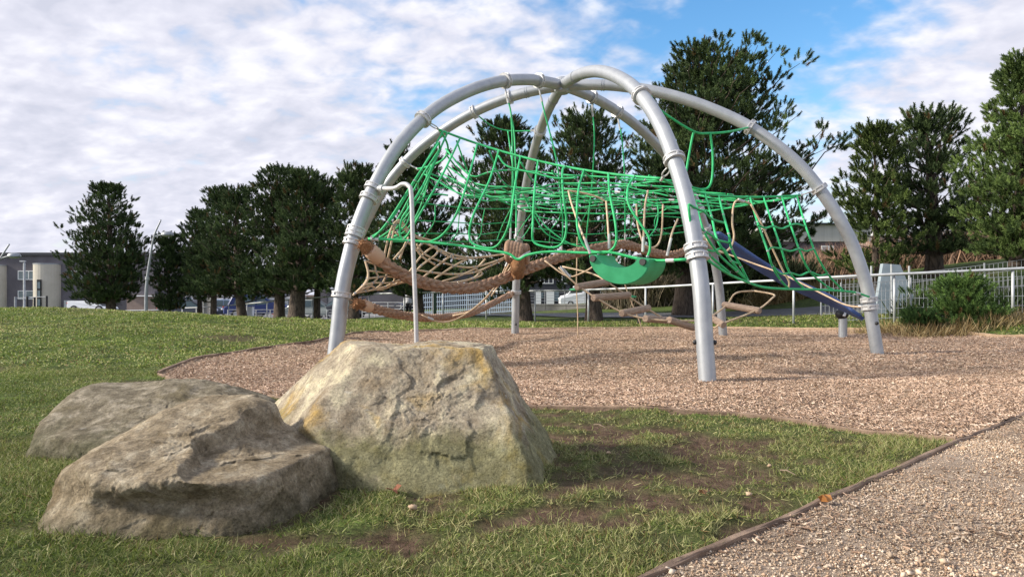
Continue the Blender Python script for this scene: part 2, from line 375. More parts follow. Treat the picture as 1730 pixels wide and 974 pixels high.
nx,ny=len(gx),len(gy); I=np.arange(nx*ny).reshape(nx,ny)
q=np.stack([I[:-1,:-1],I[1:,:-1],I[1:,1:],I[:-1,1:]],-1).reshape(-1)
cols=np.stack([mud.ravel(),mud.ravel()*0,mud.ravel()*0,np.ones(nx*ny)],1)
g=big('ground',np.stack([X,Y,ZZ],-1).reshape(-1,3),q,np.full(len(q)//4,4),M['lawn'],smooth=True,colors=cols); tag(g,kind='structure')
def resample(p,n):
    s=np.concatenate([[0],np.cumsum(np.linalg.norm(np.diff(p,axis=0),axis=1))]); t=np.linspace(0,s[-1],n)
    return np.stack([np.interp(t,s,p[:,i]) for i in range(p.shape[1])],1)
def sheet(name,A,B,na,nb,m,dz,amp=0,ns=3):
    a=resample(A,na); b=resample(B,na); t=np.linspace(0,1,nb)[None,:,None]
    q=a[:,None,:]*(1-t)+b[:,None,:]*t; x,y=q[...,0],q[...,1]
    z=Z(x,y)+dz+amp*fbm2(x,y,ns,5,4)
    I=np.arange(na*nb).reshape(na,nb); f=np.stack([I[:-1,:-1],I[1:,:-1],I[1:,1:],I[:-1,1:]],-1).reshape(-1)
    return big(name,np.stack([x,y,z],-1).reshape(-1,3),f,np.full(len(f)//4,4),m,smooth=True)
fr=np.vstack([front,bdr[bdr[:,1]<11.5]])
o=sheet('wood_chip_surface',fr,back[:-1],420,300,M['chipbed'],.012,.02,4.5); tag(o,kind='structure')
o=sheet('gravel_path',bd,np.array([[bdA[0]+3,-3],[13,-3.0],[16,3],[18,10]]),260,200,M['gravelbed'],-.006,.006,9); tag(o,kind='structure')
o=sheet('footpath',np.array([[-60,66],[-30,50],[-14,38],[-2,30],[3,26.6],[7.5,24.2],[11,22.3],[13,21.2],[17,19.5],[24,17.]]),np.array([[-62,70],[-32,54],[-14,43.5],[-1,35],[4,31.2],[8.5,28],[12,26],[14.5,24.0],[18.5,21.5],[25,19.]]),160,12,M['asphalt'],.03); tag(o,kind='structure')
o=sheet('car_park',np.array([[-60,46],[-30,44],[-14,44],[-6,44]]),np.array([[-60,76],[-30,76],[-14,74],[-4,70]]),60,20,M['asphalt'],.03); tag(o,kind='structure')
# timber edging boards
def board(name,path,w,h,top,mm,label,seed=0,px=None):
    r=np.random.default_rng(seed); p=resample(path,max(8,int(len(path)*2.5))); n=len(p); t=np.gradient(p,axis=0); t/=np.linalg.norm(t,axis=1,keepdims=True); nn=np.stack([-t[:,1],t[:,0]],1)
    z=Z(p[:,0],p[:,1])+top; secs=[]
    for i in range(n):
        j=r.normal(0,.0022,8)
        c=p[i]; a=c+nn[i]*w/2; b=c-nn[i]*w/2; e=.006
        secs.append([(a[0],a[1],z[i]-h),(a[0]+j[0],a[1]+j[1],z[i]-e+j[2]),(a[0]-nn[i][0]*e,a[1]-nn[i][1]*e,z[i]+j[3]),((b[0]+nn[i][0]*e),b[1]+nn[i][1]*e,z[i]+j[4]),(b[0]+j[5],b[1]+j[6],z[i]-e+j[7]),(b[0],b[1],z[i]-h)])
    mb=MB(); loft(mb,secs); ob=mb.build(name,mm); tag(ob,label,'timber edging'); return ob
board('path_edging_board',bd,.027,.2,.012,M['timber'],'dark weathered timber board edging the gravel path at lower right',1)
board('lawn_edging_board',front,.024,.2,.024,M['timber'],'thin timber board along the front of the wood chips, passing behind the boulders',2)
board('bank_edging_board',back[:26],.04,.2,.045,M['timber'],'brown timber board between the grass bank and the left edge of the chips',3)
board('far_edging_board',back[27:],.05,.2,.06,M['timberpale'],'sun-bleached timber edging along the far side of the chip area',4)
# ---- grass blades
def bladecloud(n,xr,yr,dens_fn,seed):
    r=np.random.default_rng(seed); x=r.uniform(*xr,n); y=r.uniform(*yr,n)
    vis=(np.abs(x)<y*.80+.25)
    x,y=x[vis],y[vis]; k=~(inpoly(x,y,gravel_poly)|inpoly(x,y,chip_poly)); x,y=x[k],y[k]
    k=r.uniform(0,1,len(x))<dens_fn(x,y); return x[k],y[k],r
bp=[];bb=[];bs=[];bc=[]
def addgrass(n,xr,yr,dens,h,wd,seed):
    x,y,r=bladecloud(n,xr,yr,dens,seed); N=len(x)
    clump=fbm2(x,y,9,3,2); z=Z(x,y)-.03*mudmask(x,y)*(y<9)
    az=r.uniform(0,2*PI,N); tilt=np.abs(r.normal(1.0,.38,N)).clip(0,1.5)
    d=np.stack([np.sin(tilt)*np.cos(az),np.sin(tilt)*np.sin(az),np.cos(tilt)],1)
    sc=h*(.55+.9*r.uniform(0,1,N)**1.5)*(1+.35*clump)
    # dry / fresh mix: fresher on the left and on the bank, straw-like right of the boulders
    dry=np.clip(.36+.55*np.clip((x+1.5)/1.2,0,1)*(y<5.6)+.30*fbm2(x,y,1.6,3,7),0,1)
    u=r.uniform(0,1,N)
    fresh=np.array([.125,.175,.040]); dark=np.array([.06,.088,.026]); lime=np.array([.25,.29,.075]); straw=np.array([.40,.37,.22]); brown=np.array([.17,.115,.06])
    t=r.uniform(0,1,(N,1)); c=dark*(1-t)+fresh*t; k=u>.7; c[k]=fresh*.4+lime*.6
    k=(r.uniform(0,1,N)<dry*.85); t2=r.uniform(0,1,(N,1)); cs=straw*t2+ (fresh*.45+lime*.3+np.array([.045,.045,.03]))*(1-t2); c[k]=cs[k]
    k=(r.uniform(0,1,N)<dry*.16); c[k]=brown
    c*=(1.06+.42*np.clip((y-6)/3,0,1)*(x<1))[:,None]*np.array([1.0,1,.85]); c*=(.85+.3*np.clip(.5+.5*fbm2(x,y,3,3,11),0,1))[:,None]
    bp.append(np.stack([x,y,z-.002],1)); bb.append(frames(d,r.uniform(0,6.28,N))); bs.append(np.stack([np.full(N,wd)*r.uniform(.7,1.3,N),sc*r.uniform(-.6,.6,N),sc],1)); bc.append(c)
md=lambda x,y: np.clip(1.02-1.35*mudmask(x,y),.10,1)*np.clip(.72+.62*fbm2(x,y,8,4,2),.08,1)
addgrass(470000,(-3.6,3.6),(1.6,4.4),md,.033,.0015,11)
addgrass(300000,(-6,4.5),(4.4,8),md,.024,.0027,12)
addgrass(260000,(-13,-1),(8,18.5),md,.028,.008,13)
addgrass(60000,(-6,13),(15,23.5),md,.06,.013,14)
addgrass(9000,(8,13),(11,15),lambda x,y:np.ones(len(x)),.06,.012,15)
tv=np.array([(-1,0,0),(1,0,0),(.75,.35,.55),(-.75,.35,.55),(0,1,1.0)],float); tf=[(0,1,2,3),(3,2,4)]
o=scatter('grass',tv,tf,np.concatenate(bp),np.concatenate(bb),np.concatenate(bs),M['leaf'],colors=np.concatenate(bc)); tag(o,kind='stuff')
print('grass',sum(len(a) for a in bp))
# ---- loose wood chips
r=np.random.default_rng(5)
def chips(n,yr,L,flt,seed,dens=None):
    r=np.random.default_rng(seed); x=r.uniform(-4.2,13,n); y=r.uniform(*yr,n); k=(np.abs(x)<y*.78+.3)&inpoly(x,y,chip_poly); x,y=x[k],y[k]
    N=len(x); z=Z(x,y)+.02*fbm2(x,y,4.5,5,4)+.015
    return x,y,z,r
cp=[];cbb=[];cs=[];cc=[]
pal=np.array([(.58,.42,.31),(.68,.52,.40),(.49,.34,.245),(.36,.24,.17),(.56,.40,.30),(.20,.13,.09),(.75,.61,.48)])
for n,yr,L in ((230000,(4,8),.030),(190000,(8,18),.042)):
    x,y,z,r=chips(n,yr,L,None,int(n%97)); N=len(x); az=r.uniform(0,2*PI,N); tl=r.normal(0,.38,N)
    d=np.stack([np.cos(az)*np.cos(tl),np.sin(az)*np.cos(tl),np.sin(tl)],1)
    l=L*r.uniform(.4,1.35,N); wd=L*r.uniform(.12,.34,N)
    cp.append(np.stack([x,y,z+r.uniform(-.006,.010,N)],1)); cbb.append(frames(d,r.normal(0,.6,N))); cs.append(np.stack([wd,wd*.35,l],1))
    c=pal[r.choice(len(pal),N,p=[.22,.17,.2,.15,.14,.06,.06])]*(.8+.35*r.uniform(0,1,(N,1)))
    dk=np.clip(.5+.7*fbm2(x,y,2.1,4,6),0,1)[:,None]; c=c*(.82+.22*dk); cc.append(c)
tv=np.array([(-.5,-.5,-.5),(.5,-.5,-.45),(.35,.5,-.5),(-.3,.5,-.4),(-.45,-.5,.45),(.3,-.5,.5),(.4,.5,.4),(-.5,.5,.5)],float)
tf=[(0,3,7,4),(1,5,6,2),(3,2,6,7),(0,4,5,1)]
o=scatter('loose_wood_chips',tv,tf,np.concatenate(cp),np.concatenate(cbb),np.concatenate(cs),M['chip'],colors=np.concatenate(cc)); tag(o,kind='stuff')
# ---- wood slivers strayed onto the gravel
r=np.random.default_rng(19); n=60000; x=r.uniform(.3,7.5,n); y=r.uniform(1.7,6.8,n); k=(x<y*.8+.3)&inpoly(x,y,gravel_poly); x,y=x[k],y[k]
den=np.clip(.25+.9*fbm2(x,y,2.8,4,21)+.12*(y-4),.04,1); k=r.uniform(0,1,len(x))<den; x,y=x[k],y[k]; N=len(x)
az=r.uniform(0,2*PI,N); tl=r.normal(0,.25,N); d=np.stack([np.cos(az)*np.cos(tl),np.sin(az)*np.cos(tl),np.sin(tl)],1); l=.026*r.uniform(.3,1.3,N); wd=l*r.uniform(.12,.3,N)
o=scatter('stray_wood_chips',tv,tf,np.stack([x,y,Z(x,y)+.003],1),frames(d,r.normal(0,.6,N)),np.stack([wd,wd*.4,l],1),M['chip'],colors=pal[r.choice(len(pal),N)]*.75); tag(o,kind='stuff')
# ---- gravel
r=np.random.default_rng(9); n=760000; x=r.uniform(.3,7.5,n); y=r.uniform(1.7,6.8,n); k=(x<y*.8+.3)&inpoly(x,y,gravel_poly); x,y=x[k],y[k]
den=np.clip(.72+.7*fbm2(x,y,3.4,4,8)-.13*(y-3.2),.10,1); k=r.uniform(0,1,len(x))<den; x,y=x[k],y[k]; N=len(x)
tl=r.normal(0,.35,N); az=r.uniform(0,6.28,N); d=np.stack([np.cos(az)*np.cos(tl),np.sin(az)*np.cos(tl),np.sin(tl)],1)
s=.0045*np.exp(r.normal(0,.45,N)); sc=np.stack([s*r.uniform(.6,1,N),s*r.uniform(.45,.9,N),s*r.uniform(.9,1.5,N)],1)
oct_=np.array([(1,0,0),(-1,0,0),(0,1,0),(0,-1,0),(.2,.1,1),(-.1,.2,-1),(.6,.6,.5),(-.6,-.55,.5)],float)*.62
of=[(0,6,2),(6,4,2),(0,3,4),(0,4,6),(3,7,4),(7,1,4),(3,1,7),(2,4,1),(0,2,5),(2,1,5),(1,3,5),(3,0,5)]
pal=np.array([(.44,.35,.265),(.55,.455,.365),(.36,.265,.19),(.64,.56,.47),(.27,.185,.125),(.42,.295,.21)])
c=pal[r.choice(6,N,p=[.27,.2,.2,.1,.09,.14])]*(.92+.4*r.uniform(0,1,(N,1)))*(1-.32*np.clip(.5+1.1*fbm2(x,y,2.8,4,21),0,1))[:,None]*np.array([1,.97,.93])
o=scatter('gravel_stones',oct_,of,np.stack([x,y,Z(x,y)-.006+.006*fbm2(x,y,9,5,4)+s*r.uniform(.1,.7,N)],1),frames(d,r.uniform(0,6,N)),sc,M['stone'],colors=c); tag(o,kind='stuff')
# ------------------------------------------------------------ boulders
def _h(i,j,k,s): 
    n=(i*374761393+j*668265263+k*1274126177+s*974634777)&0xffffffff; n=((n^(n>>13))*1274126177)&0xffffffff; return ((n^(n>>16))&0xffff)/65535.
def vnoise(p,s=0):
    i=np.floor(p).astype(np.int64); f=p-i; f=f*f*f*(f*(f*6-15)+10); r=0
    for a in(0,1):
        for b in(0,1):
            for c in(0,1):
                w=(f[:,0] if a else 1-f[:,0])*(f[:,1] if b else 1-f[:,1])*(f[:,2] if c else 1-f[:,2]); r=r+w*_h(i[:,0]+a,i[:,1]+b,i[:,2]+c,s)
    return r*2-1
def vfbm(p,sc,o=5,g=.5,s=0,ridge=False):
    r=0;a=1;t=0
    for k in range(o):
        n=vnoise(p*sc+k*17.3,s+k); r=r+a*((1-2*np.abs(n)) if ridge else n); t+=a; a*=g; sc*=2.07
    return r/t
def vworley(p,sc,s=0):
    q=p*sc; i=np.floor(q).astype(np.int64); best=np.full(len(q),9.); b2=np.full(len(q),9.); idv=np.zeros(len(q))
    for a in(-1,0,1):
        for b in(-1,0,1):
            for c in(-1,0,1):
                I=i+[a,b,c]; pt=np.stack([I[:,0]+_h(I[:,0],I[:,1],I[:,2],s),I[:,1]+_h(I[:,0],I[:,1],I[:,2],s+1),I[:,2]+_h(I[:,0],I[:,1],I[:,2],s+2)],1)
                d=((pt-q)**2).sum(1); h=_h(I[:,0],I[:,1],I[:,2],s+5); m=d<best; b2=np.where(m,best,np.minimum(b2,d)); best=np.where(m,d,best); idv=np.where(m,h,idv)
    return np.sqrt(best),np.sqrt(b2),idv
def boulder(name,label,c,planes,m,R,amp=.03,p=14,sub=7,seed=0,feat=None,zs=1,facet=.014):
    import bmesh
    bm=bmesh.new(); bmesh.ops.create_icosphere(bm,subdivisions=sub,radius=1); v=np.array([q.co[:] for q in bm.verts]); f=[[q.index for q in a.verts] for a in bm.faces]; bm.free()
    c=np.array(c,float); inv=np.zeros(len(v))
    warp=np.stack([vnoise(v*3.1+seed*5,k) for k in (1,2,3)],1)*.05; vv=v+warp; vv/=np.linalg.norm(vv,axis=1,keepdims=True)
    for n,pt in planes:
        n=np.array(n,float); n/=np.linalg.norm(n); d=float(n@(np.array(pt)-c)); k=vv@n/d
        inv+=np.maximum(k,0)**p
    rad=inv**(-1/p); V=c+v*rad[:,None]; nn=v
    if feat is not None: V=feat(V,nn)
    wp=V+.04*np.stack([vnoise(V*9,k+7) for k in range(3)],1)
    def planar(p,sc,s):
        q=p*sc; I0=np.floor(q).astype(np.int64); best=np.full(len(q),99.); off_=np.zeros(len(q))
        for a in(-1,0,1):
            for b in(-1,0,1):
                for c_ in(-1,0,1):
                    I=I0+[a,b,c_]; h=[_h(I[:,0],I[:,1],I[:,2],s+k) for k in range(7)]
                    pt=I+np.stack(h[:3],1); dd=((pt-q)**2).sum(1); g=np.stack(h[3:6],1)*2-1; of=((q-pt)*g).sum(1)*.8+(h[6]-.5)*.9
                    m=dd<best; best=np.where(m,dd,best); off_=np.where(m,of,off_)
        return off_/sc
    d=amp*.35*vfbm(V,2.2,3,.5,seed)+facet*13*planar(wp,6.5,seed)*.55+facet*13*planar(wp+.011*vnoise(V*40,3)[:,None],17,seed+3)*.62+facet*13*planar(wp+.006*vnoise(V*90,5)[:,None],44,seed+6)*.62+.006*vfbm(V,30,3,.65,seed+4)
    V=V+nn*d[:,None]
    ob=big(name,V,np.array(f).reshape(-1),np.full(len(f),3),m,smooth=True); tag(ob,label,'boulder'); return ob
def rock_mat(name,a,b,cc,lichen,ochre,zsplit=None,wscale=6):
    m=bpy.data.materials.new(name); m.use_nodes=True; nt=m.node_tree; N=nt.nodes; L=nt.links; bs=N['Principled BSDF']; bs.inputs['Roughness'].default_value=.9; bs.inputs['Specular IOR Level'].default_value=.25
    tc=N.new('ShaderNodeTexCoord')
    def nz(s,d=8,r=.6,st=(1,1,1),dist=0):
        mp=N.new('ShaderNodeMapping'); mp.inputs['Scale'].default_value=st; L.new(tc.outputs['Object'],mp.inputs[0])
        n=N.new('ShaderNodeTexNoise'); n.inputs['Scale'].default_value=s; n.inputs['Detail'].default_value=d; n.inputs['Roughness'].default_value=r; n.inputs['Distortion'].default_value=dist; L.new(mp.outputs[0],n.inputs['Vector']); return n.outputs['Fac']
    def ramp(f,stops):
        r=N.new('ShaderNodeValToRGB'); e=r.color_ramp.elements
        while len(e)<len(stops): e.new(.5)
        for q,(p,c) in zip(e,stops): q.position=p; q.color=(*c,1) if isinstance(c,tuple) else (c,c,c,1)
        L.new(f,r.inputs[0]); return r.outputs[0]
    def mix(f,x,y,mode='MIX',k=1):
        q=N.new('ShaderNodeMix'); q.data_type='RGBA'; q.blend_type=mode
        if f is None: q.inputs[0].default_value=k
        else: L.new(f,q.inputs[0])
        L.new(x,q.inputs[6])
        if isinstance(y,tuple): q.inputs[7].default_value=(*y,1)
        else: L.new(y,q.inputs[7])
        return q.outputs[2]
    base=ramp(nz(wscale,10,.62,(1,1,1),.3),[(.30,a),(.5,b),(.66,cc)])
    base=mix(ramp(nz(3.3,5,.55,(1,1,1),.6),[(.55,0.),(.66,.85)]),base,ochre)
    base=mix(ramp(nz(38,4,.6),[(.62,0.),(.72,.55)]),base,(.05,.045,.035))
    base=mix(ramp(nz(11,4,.5),[(.68,0.),(.74,.6)]),base,(.62,.60,.54))
    sp=N.new('ShaderNodeSeparateXYZ'); L.new(tc.outputs['Object'],sp.inputs[0])
    z0,z1=zsplit
    mr=N.new('ShaderNodeMapRange'); mr.inputs[1].default_value=z0; mr.inputs[2].default_value=z1; mr.inputs[3].default_value=1; mr.inputs[4].default_value=0; L.new(sp.outputs[2],mr.inputs[0])
    ad=N.new('ShaderNodeMath'); ad.operation='MULTIPLY_ADD'; L.new(nz(4,7,.65),ad.inputs[0]); ad.inputs[1].default_value=1.6; ad.inputs[2].default_value=-.8
    a2=N.new('ShaderNodeMath'); a2.operation='ADD'; L.new(ad.outputs[0],a2.inputs[0]); L.new(mr.outputs[0],a2.inputs[1])
    f=ramp(a2.outputs[0],[(.40,0.),(.85,.62)]); base=mix(f,base,lichen)
    base=mix(None,base,ramp(nz(95,6,.75),[(.32,.52),(.5,.95),(.68,1.25)]),'MULTIPLY')
    base=mix(None,base,ramp(nz(24,6,.7),[(.32,.68),(.6,1.1)]),'MULTIPLY')
    L.new(base,bs.inputs['Base Color'])
    b1=N.new('ShaderNodeBump'); b1.inputs['Strength'].default_value=.8; b1.inputs['Distance'].default_value=.035; L.new(nz(16,12,.75,(1,1,1),.1),b1.inputs['Height'])
    vo=N.new('ShaderNodeTexVoronoi'); vo.inputs['Scale'].default_value=13; vo.feature='F1'; L.new(tc.outputs['Object'],vo.inputs['Vector'])
    b3=N.new('ShaderNodeBump'); b3.inputs['Strength'].default_value=.35; b3.inputs['Distance'].default_value=.03; L.new(vo.outputs['Distance'],b3.inputs['Height']); L.new(b1.outputs[0],b3.inputs['Normal'])
    b2=N.new('ShaderNodeBump'); b2.inputs['Strength'].default_value=.7; b2.inputs['Distance'].default_value=.02; L.new(nz(70,8,.7),b2.inputs['Height']); L.new(b3.outputs[0],b2.inputs['Normal'])
    L.new(b2.outputs[0],bs.inputs['Normal']); return m
RM1=rock_mat('sandstone_pale',(.27,.205,.13),(.47,.40,.30),(.76,.68,.47),(.15,.165,.045),(.50,.33,.10),(.12,.40))
RM2=rock_mat('sandstone_grey',(.17,.13,.078),(.37,.30,.205),(.58,.50,.37),(.085,.08,.04),(.20,.15,.085),(-.04,.18),10)
RM3=rock_mat('sandstone_mossy',(.13,.105,.07),(.25,.215,.15),(.40,.35,.27),(.09,.095,.045),(.17,.14,.08),(.0,.3),12)
boulder('boulder','tall pale sandstone boulder with a flat top and steep sides, green stains low down',(-.46,3.55,.25),
 [((-.66,-.36,.70),(-.775,3.55,.625)),((.865,-.10,.49),(-.165,3.55,.620)),((0,-.84,.54),(-.5,3.52,.62)),((.02,.0,1),(-.5,3.6,.622)),((.0,.95,.3),(-.5,4.05,.3)),
  ((0,0,-1),(-.5,3.5,-.15)),((.75,-.62,.25),(.14,3.28,.15)),((-.6,-.75,-.15),(-1.02,3.35,.15))],RM1,.6,.030,seed=1,p=60,facet=.010)
def feat3(V,nn):
    x,y,z=V[:,0].copy(),V[:,1].copy(),V[:,2].copy()
    # a broken slab: to the right of a ragged line the top lies one layer lower
    edge=-1.235+.07*np.sin(y*8.)+.03*np.sin(y*23)-.30*np.clip(3.0-y,0,.25)
    st=1/(1+np.exp(-(x-edge)/.006)); top=np.clip((z-.17)/.10,0,1)
    V[:,2]=z-st*top*.075
    # undercut below the front lip
    rim=np.exp(-((z-.07)/.07)**2)*np.clip(-nn[:,1],0,1); V[:,1]+=rim*.075
    return V
boulder('boulder','low broad brown boulder with a broken slab across its top, overlapping the rounded grey one',(-1.40,2.98,.10),
 [((-.03,-.27,.96),(-1.31,3.1,.330)),((-.45,-.12,.88),(-1.79,3.08,.245)),((.30,-.22,.93),(-1.10,3.2,.305)),((.05,-.96,.10),(-1.4,2.60,.17)),((.93,-.25,.22),(-.90,3.02,.12)),
  ((-.86,-.35,.30),(-1.915,2.86,.10)),((.05,.9,.35),(-1.4,3.45,.25)),((0,0,-1),(-1.4,3,-.1)),((.62,-.75,.1),(-.97,2.72,.1)),((-.45,-.72,.5),(-1.80,2.70,.11)),((.6,0,.8),(-.915,3.1,.235))],RM2,.6,.030,seed=2,p=24,feat=feat3,facet=.012)
boulder('boulder','rounded grey boulder lying behind the low brown one',(-2.05,4.0,.10),
 [((-.02,-.30,.95),(-2.2,4.22,.285)),((-.55,-.2,.80),(-2.62,3.98,.275)),((-.93,-.35,.15),(-2.70,3.80,.12)),((-.25,-.93,.15),(-2.35,3.66,.1)),((0,.9,.4),(-2.0,4.5,.25)),((.25,-.1,.95),(-1.80,4.2,.29)),((.75,0,.65),(-1.62,4.0,.30)),((0,0,-1),(-2,4,-.1)),((-.3,-.65,.7),(-2.45,3.74,.20))],RM3,.6,.034,seed=5,p=14,facet=.010)
mb=MB(); 
for (px,py,rr) in ((697,861,.017),(1028,768,.012),(1265,838,.012),(1300,790,.01)):
    D=CZ*F/(py-HZ); c=np.array([(px-865)/F*D,D,Z0((px-865)/F*D,D)+.012])
    mb=MB(); ball(mb,c,rr,8,6,(1.2,1,.7)); mb.v[-1]+=np.random.default_rng(px).normal(0,.0018,mb.v[-1].shape); ob=mb.build('pebble',M['timberpale'],smooth=True); tag(ob,{697:'small pale stone on the grass in front of the tall boulder',1028:'small pale stone in the muddy grass right of the tall boulder',1265:'small stone lying in the worn grass close to the path board',1300:'small stone in the muddy patch beyond the dark puddle hollow'}[px],'pebble')

def leaf(px,py,s,colr,label,rz):
    D=CZ*F/(py-HZ); x=(px-865)/F*D; z=float(Z(x,D))+.02; mb=MB(); c=np.array([x,D,z]); r=np.random.default_rng(int(px)); n=9; up=[];
    for i in range(n):
        a=2*PI*i/n+rz; rr=s*(1 if i%2==0 else .55)*r.uniform(.8,1.1); up.append(c+np.array([math.cos(a)*rr*1.2,math.sin(a)*rr,.012*math.sin(a*2)+r.uniform(0,.012)]))
    lo=[q-np.array([0,0,.0012]) for q in up]; loft(mb,[lo,up]); rod(mb,c,c+np.array([math.cos(rz),math.sin(rz),.3])*s*1.3,.0012,4)
    tag(mb.build('fallen_leaf',mat('dead_leaf_%d'%px,colr,.8,var=tuple(q*1.5 for q in colr),vscale=60)),label,'leaf')
leaf(1393,853,.026,(.32,.14,.04),'orange dead leaf resting against the timber board of the gravel path',.4)
leaf(664,834,.034,(.16,.06,.03),'curled dark red-brown dead leaf at the foot of the tall boulder',1.2)
leaf(1187,842,.018,(.25,.14,.07),'tiny brown dead leaf in the worn grass short of the path board',2.2)
for (x0,y0,x1,y1,lab) in ((1318,798,1344,806,'short pale twig lying in the muddy grass near the tip of the lawn'),(1003,722,1022,726,'small dark twig on the bare soil right of the tall boulder')):
    D0=CZ*F/(y0-HZ);D1=CZ*F/(y1-HZ); a=np.array([(x0-865)/F*D0,D0,0]);b=np.array([(x1-865)/F*D1,D1,0]); a[2]=float(Z(a[0],a[1]))+.02; b[2]=float(Z(b[0],b[1]))+.015; m_=(a+b)/2+np.array([0,.012,.008]); mb=MB(); tube(mb,[a,m_,b],[.004,.0035,.002],5); rod(mb,m_,m_+np.array([.02,.03,.01]),.002,4)
    tag(mb.build('twig',M['limb']),lab,'twig')
# ------------------------------------------------------------ climbing frame
HUB=np.array([.835,11.3,4.36])
LB={'F':(1.974,6.86,-.03),'E':(5.31,9.9,.06),'D':(4.45,14.34,.0),'C':(.068,15.74,-.1),'B':(-3.22,12.7,0),'A':(-2.17,8.26,0)}
PR=[(1.0,-.12),(1.0,0),(.985,.5),(.972,.95),(.95,1.35),(.92,1.75),(.865,2.25),(.775,2.85),(.645,3.4),(.5,3.80),(.35,4.09),(.2,4.27),(.08,4.34),(0,4.36)]
prs=smoothp([(a,b,0) for a,b in PR],8)
def legcurve(k):
    b=np.array(LB[k]); d=b[:2]-HUB[:2]
    s=prs[:,0][:,None]; z=prs[:,1]+b[2]*np.clip(1-prs[:,1]/2,0,1)
    return np.concatenate([HUB[:2]+d*s,z[:,None]],1)
LC={k:legcurve(k) for k in LB}
def legat(k,z):
    c=LC[k]; i=np.searchsorted(c[:,2],z); i=min(max(i,1),len(c)-1); t=(z-c[i-1,2])/(c[i,2]-c[i-1,2]); p=c[i-1]*(1-t)+c[i]*t; d=c[i]-c[i-1]; return p,d/np.linalg.norm(d)
def legpx(k,px,py):
    c=LC[k]; X=(c[:,0])/c[:,1]*F+865; Y=HZ-(c[:,2]-CZ)/c[:,1]*F; i=np.argmin((X-px)**2+(Y-py)**2); i=min(max(i,1),len(c)-2); d=c[i+1]-c[i-1]; return c[i],d/np.linalg.norm(d)
PRAD=.088
frame=empty('climbing_dome',(HUB[0],HUB[1],0),'domed climbing frame of six arched galvanised steel tubes meeting at a central hub','climbing frame')
clamps={'A':[(728,215),(855,145),(910,139),(637,322),(630,337),(609,391),(606,401),(603,412),(590,500)],'B':[(695,280),(802,200),(866,172)],'C':[(913,222),(880,350),(876,401),(870,492)],
 'D':[(1003,160),(1047,186),(1183,352),(1190,385),(1194,400)],'E':[(1270,217),(1385,320),(1471,505),(1474,521)],'F':[(1076,165),(1130,272),(1168,420),(1170,433)]}
knobs={'A':(573,586),'C':(871,545),'D':(1219,540),'E':(1480,545),'F':(1190,573)}
desc={'A':'front left leg','B':'hidden left leg'}
for k in 'ABCDEF':
    mb=MB(); tube(mb,LC[k],PRAD,20); lg=mb.build('leg',M['galv'],frame,smooth=True)
    for (px,py) in clamps[k]:
        c,d=legpx(k,px,py); mb=MB(); ring(mb,c,d,PRAD*1.36,.068,sides=28)
        # boss and slots on the clamp
        B=frames(d[None])[0]
        for a in np.arange(6)*PI/3+.4:
            q=c+(math.cos(a)*B[0]+math.sin(a)*B[1])*PRAD*1.27; box(mb,q,(.022,.020,.034),M=np.array([-math.sin(a)*B[0]+math.cos(a)*B[1],math.cos(a)*B[0]+math.sin(a)*B[1],d]))
        mb.build('clamp',M['alu'],lg,smooth=False)
    if k in knobs:
        c,d=legpx(k,*knobs[k]); side=np.cross(d,[0,0,1.]) ; v=c.copy(); v[2]=CZ; 
        # two capped bolts through the leg
        axs=np.array([1.,-.15,0]) if k in 'FD' else np.array([.15,-1.,0]); axs/=np.linalg.norm(axs)
        for s in ((1,-1) if k in 'FD' else (1,)):
            q=c+axs*s*(PRAD+.008); mb=MB(); ball(mb,q,.026,12,8); mb.build('bolt_cap',M['black'],lg,smooth=True)
mb=MB(); tube(mb,[HUB+[0,0,-.13],HUB+[0,0,-.1],HUB+[0,0,.08],HUB+[0,0,.12]],[.10,.135,.135,.11],24)
hb=mb.build('hub',M['galv'],frame,smooth=False)
for k in 'ABCDEF':
    c,d=legat(k,4.30); mb=MB(); ring(mb,HUB+(c-HUB)*np.array([1,1,1])*.9,d,PRAD*1.06,.05); mb.build('socket_ring',M['galv'],hb)
# ------------------------------------------------------------ ropes
def jit(p,a,seed=0):
    r=np.random.default_rng(seed); p=np.array(p,float); p[1:-1]+=r.normal(0,a,p[1:-1].shape); return p
def rope(mb,pts,r=.013,n=6,sides=6,sag=0):
    p=np.array(pts,float)
    if sag:
        if len(p)==2:
            t=np.linspace(0,1,7)[:,None]; p=p[0]*(1-t)+p[1]*t; p[:,2]-=sag*4*(t*(1-t))[:,0]
    tube(mb,smoothp(p,n),r,sides)
def PL(l,D=None):
    out=[]
    for i,q in enumerate(l):
        if len(q)==3: out.append(P(*q))
        else:
            d=D(q[0],q[1]) if callable(D) else (D[0]+(D[1]-D[0])*i/(len(l)-1)); out.append(P(q[0],q[1],d))
    return out
def ferr(mb,a,b,t=.5,L=.07,r=.02):
    a=np.array(a,float); b=np.array(b,float); d=(b-a)/np.linalg.norm(b-a); c=a+(b-a)*t; m=MB(); rod(m,c-d*L/2,c+d*L/2,r*.82,8); mb.m.append(m)
def net(name,label,cat,mat_,loc,group=None):
    return empty(name,loc,label,cat,group)
def knots(mb,p,rad=.019):
    mb.p.append(np.array(p,float))
def shackle(mb,a,b):
    """teardrop thimble between a clamp at a and rope end at b"""
    if isinstance(mb,Rods): m=MB(); shackle(m,a,b); mb.m.append(m); return
    a=np.array(a,float); b=np.array(b,float); d=b-a; L=np.linalg.norm(d); d/=L; B=frames(d[None])[0]
    t=np.linspace(0,2*PI,17); w=.035
    p=[a+d*(L*.5-L*.5*math.cos(q))+B[0]*w*math.sin(q)*(1-.3*math.cos(q)) for q in t]; tube(mb,p,.009,6,False)
    rod(mb,b,b+d*.07,.018,8)
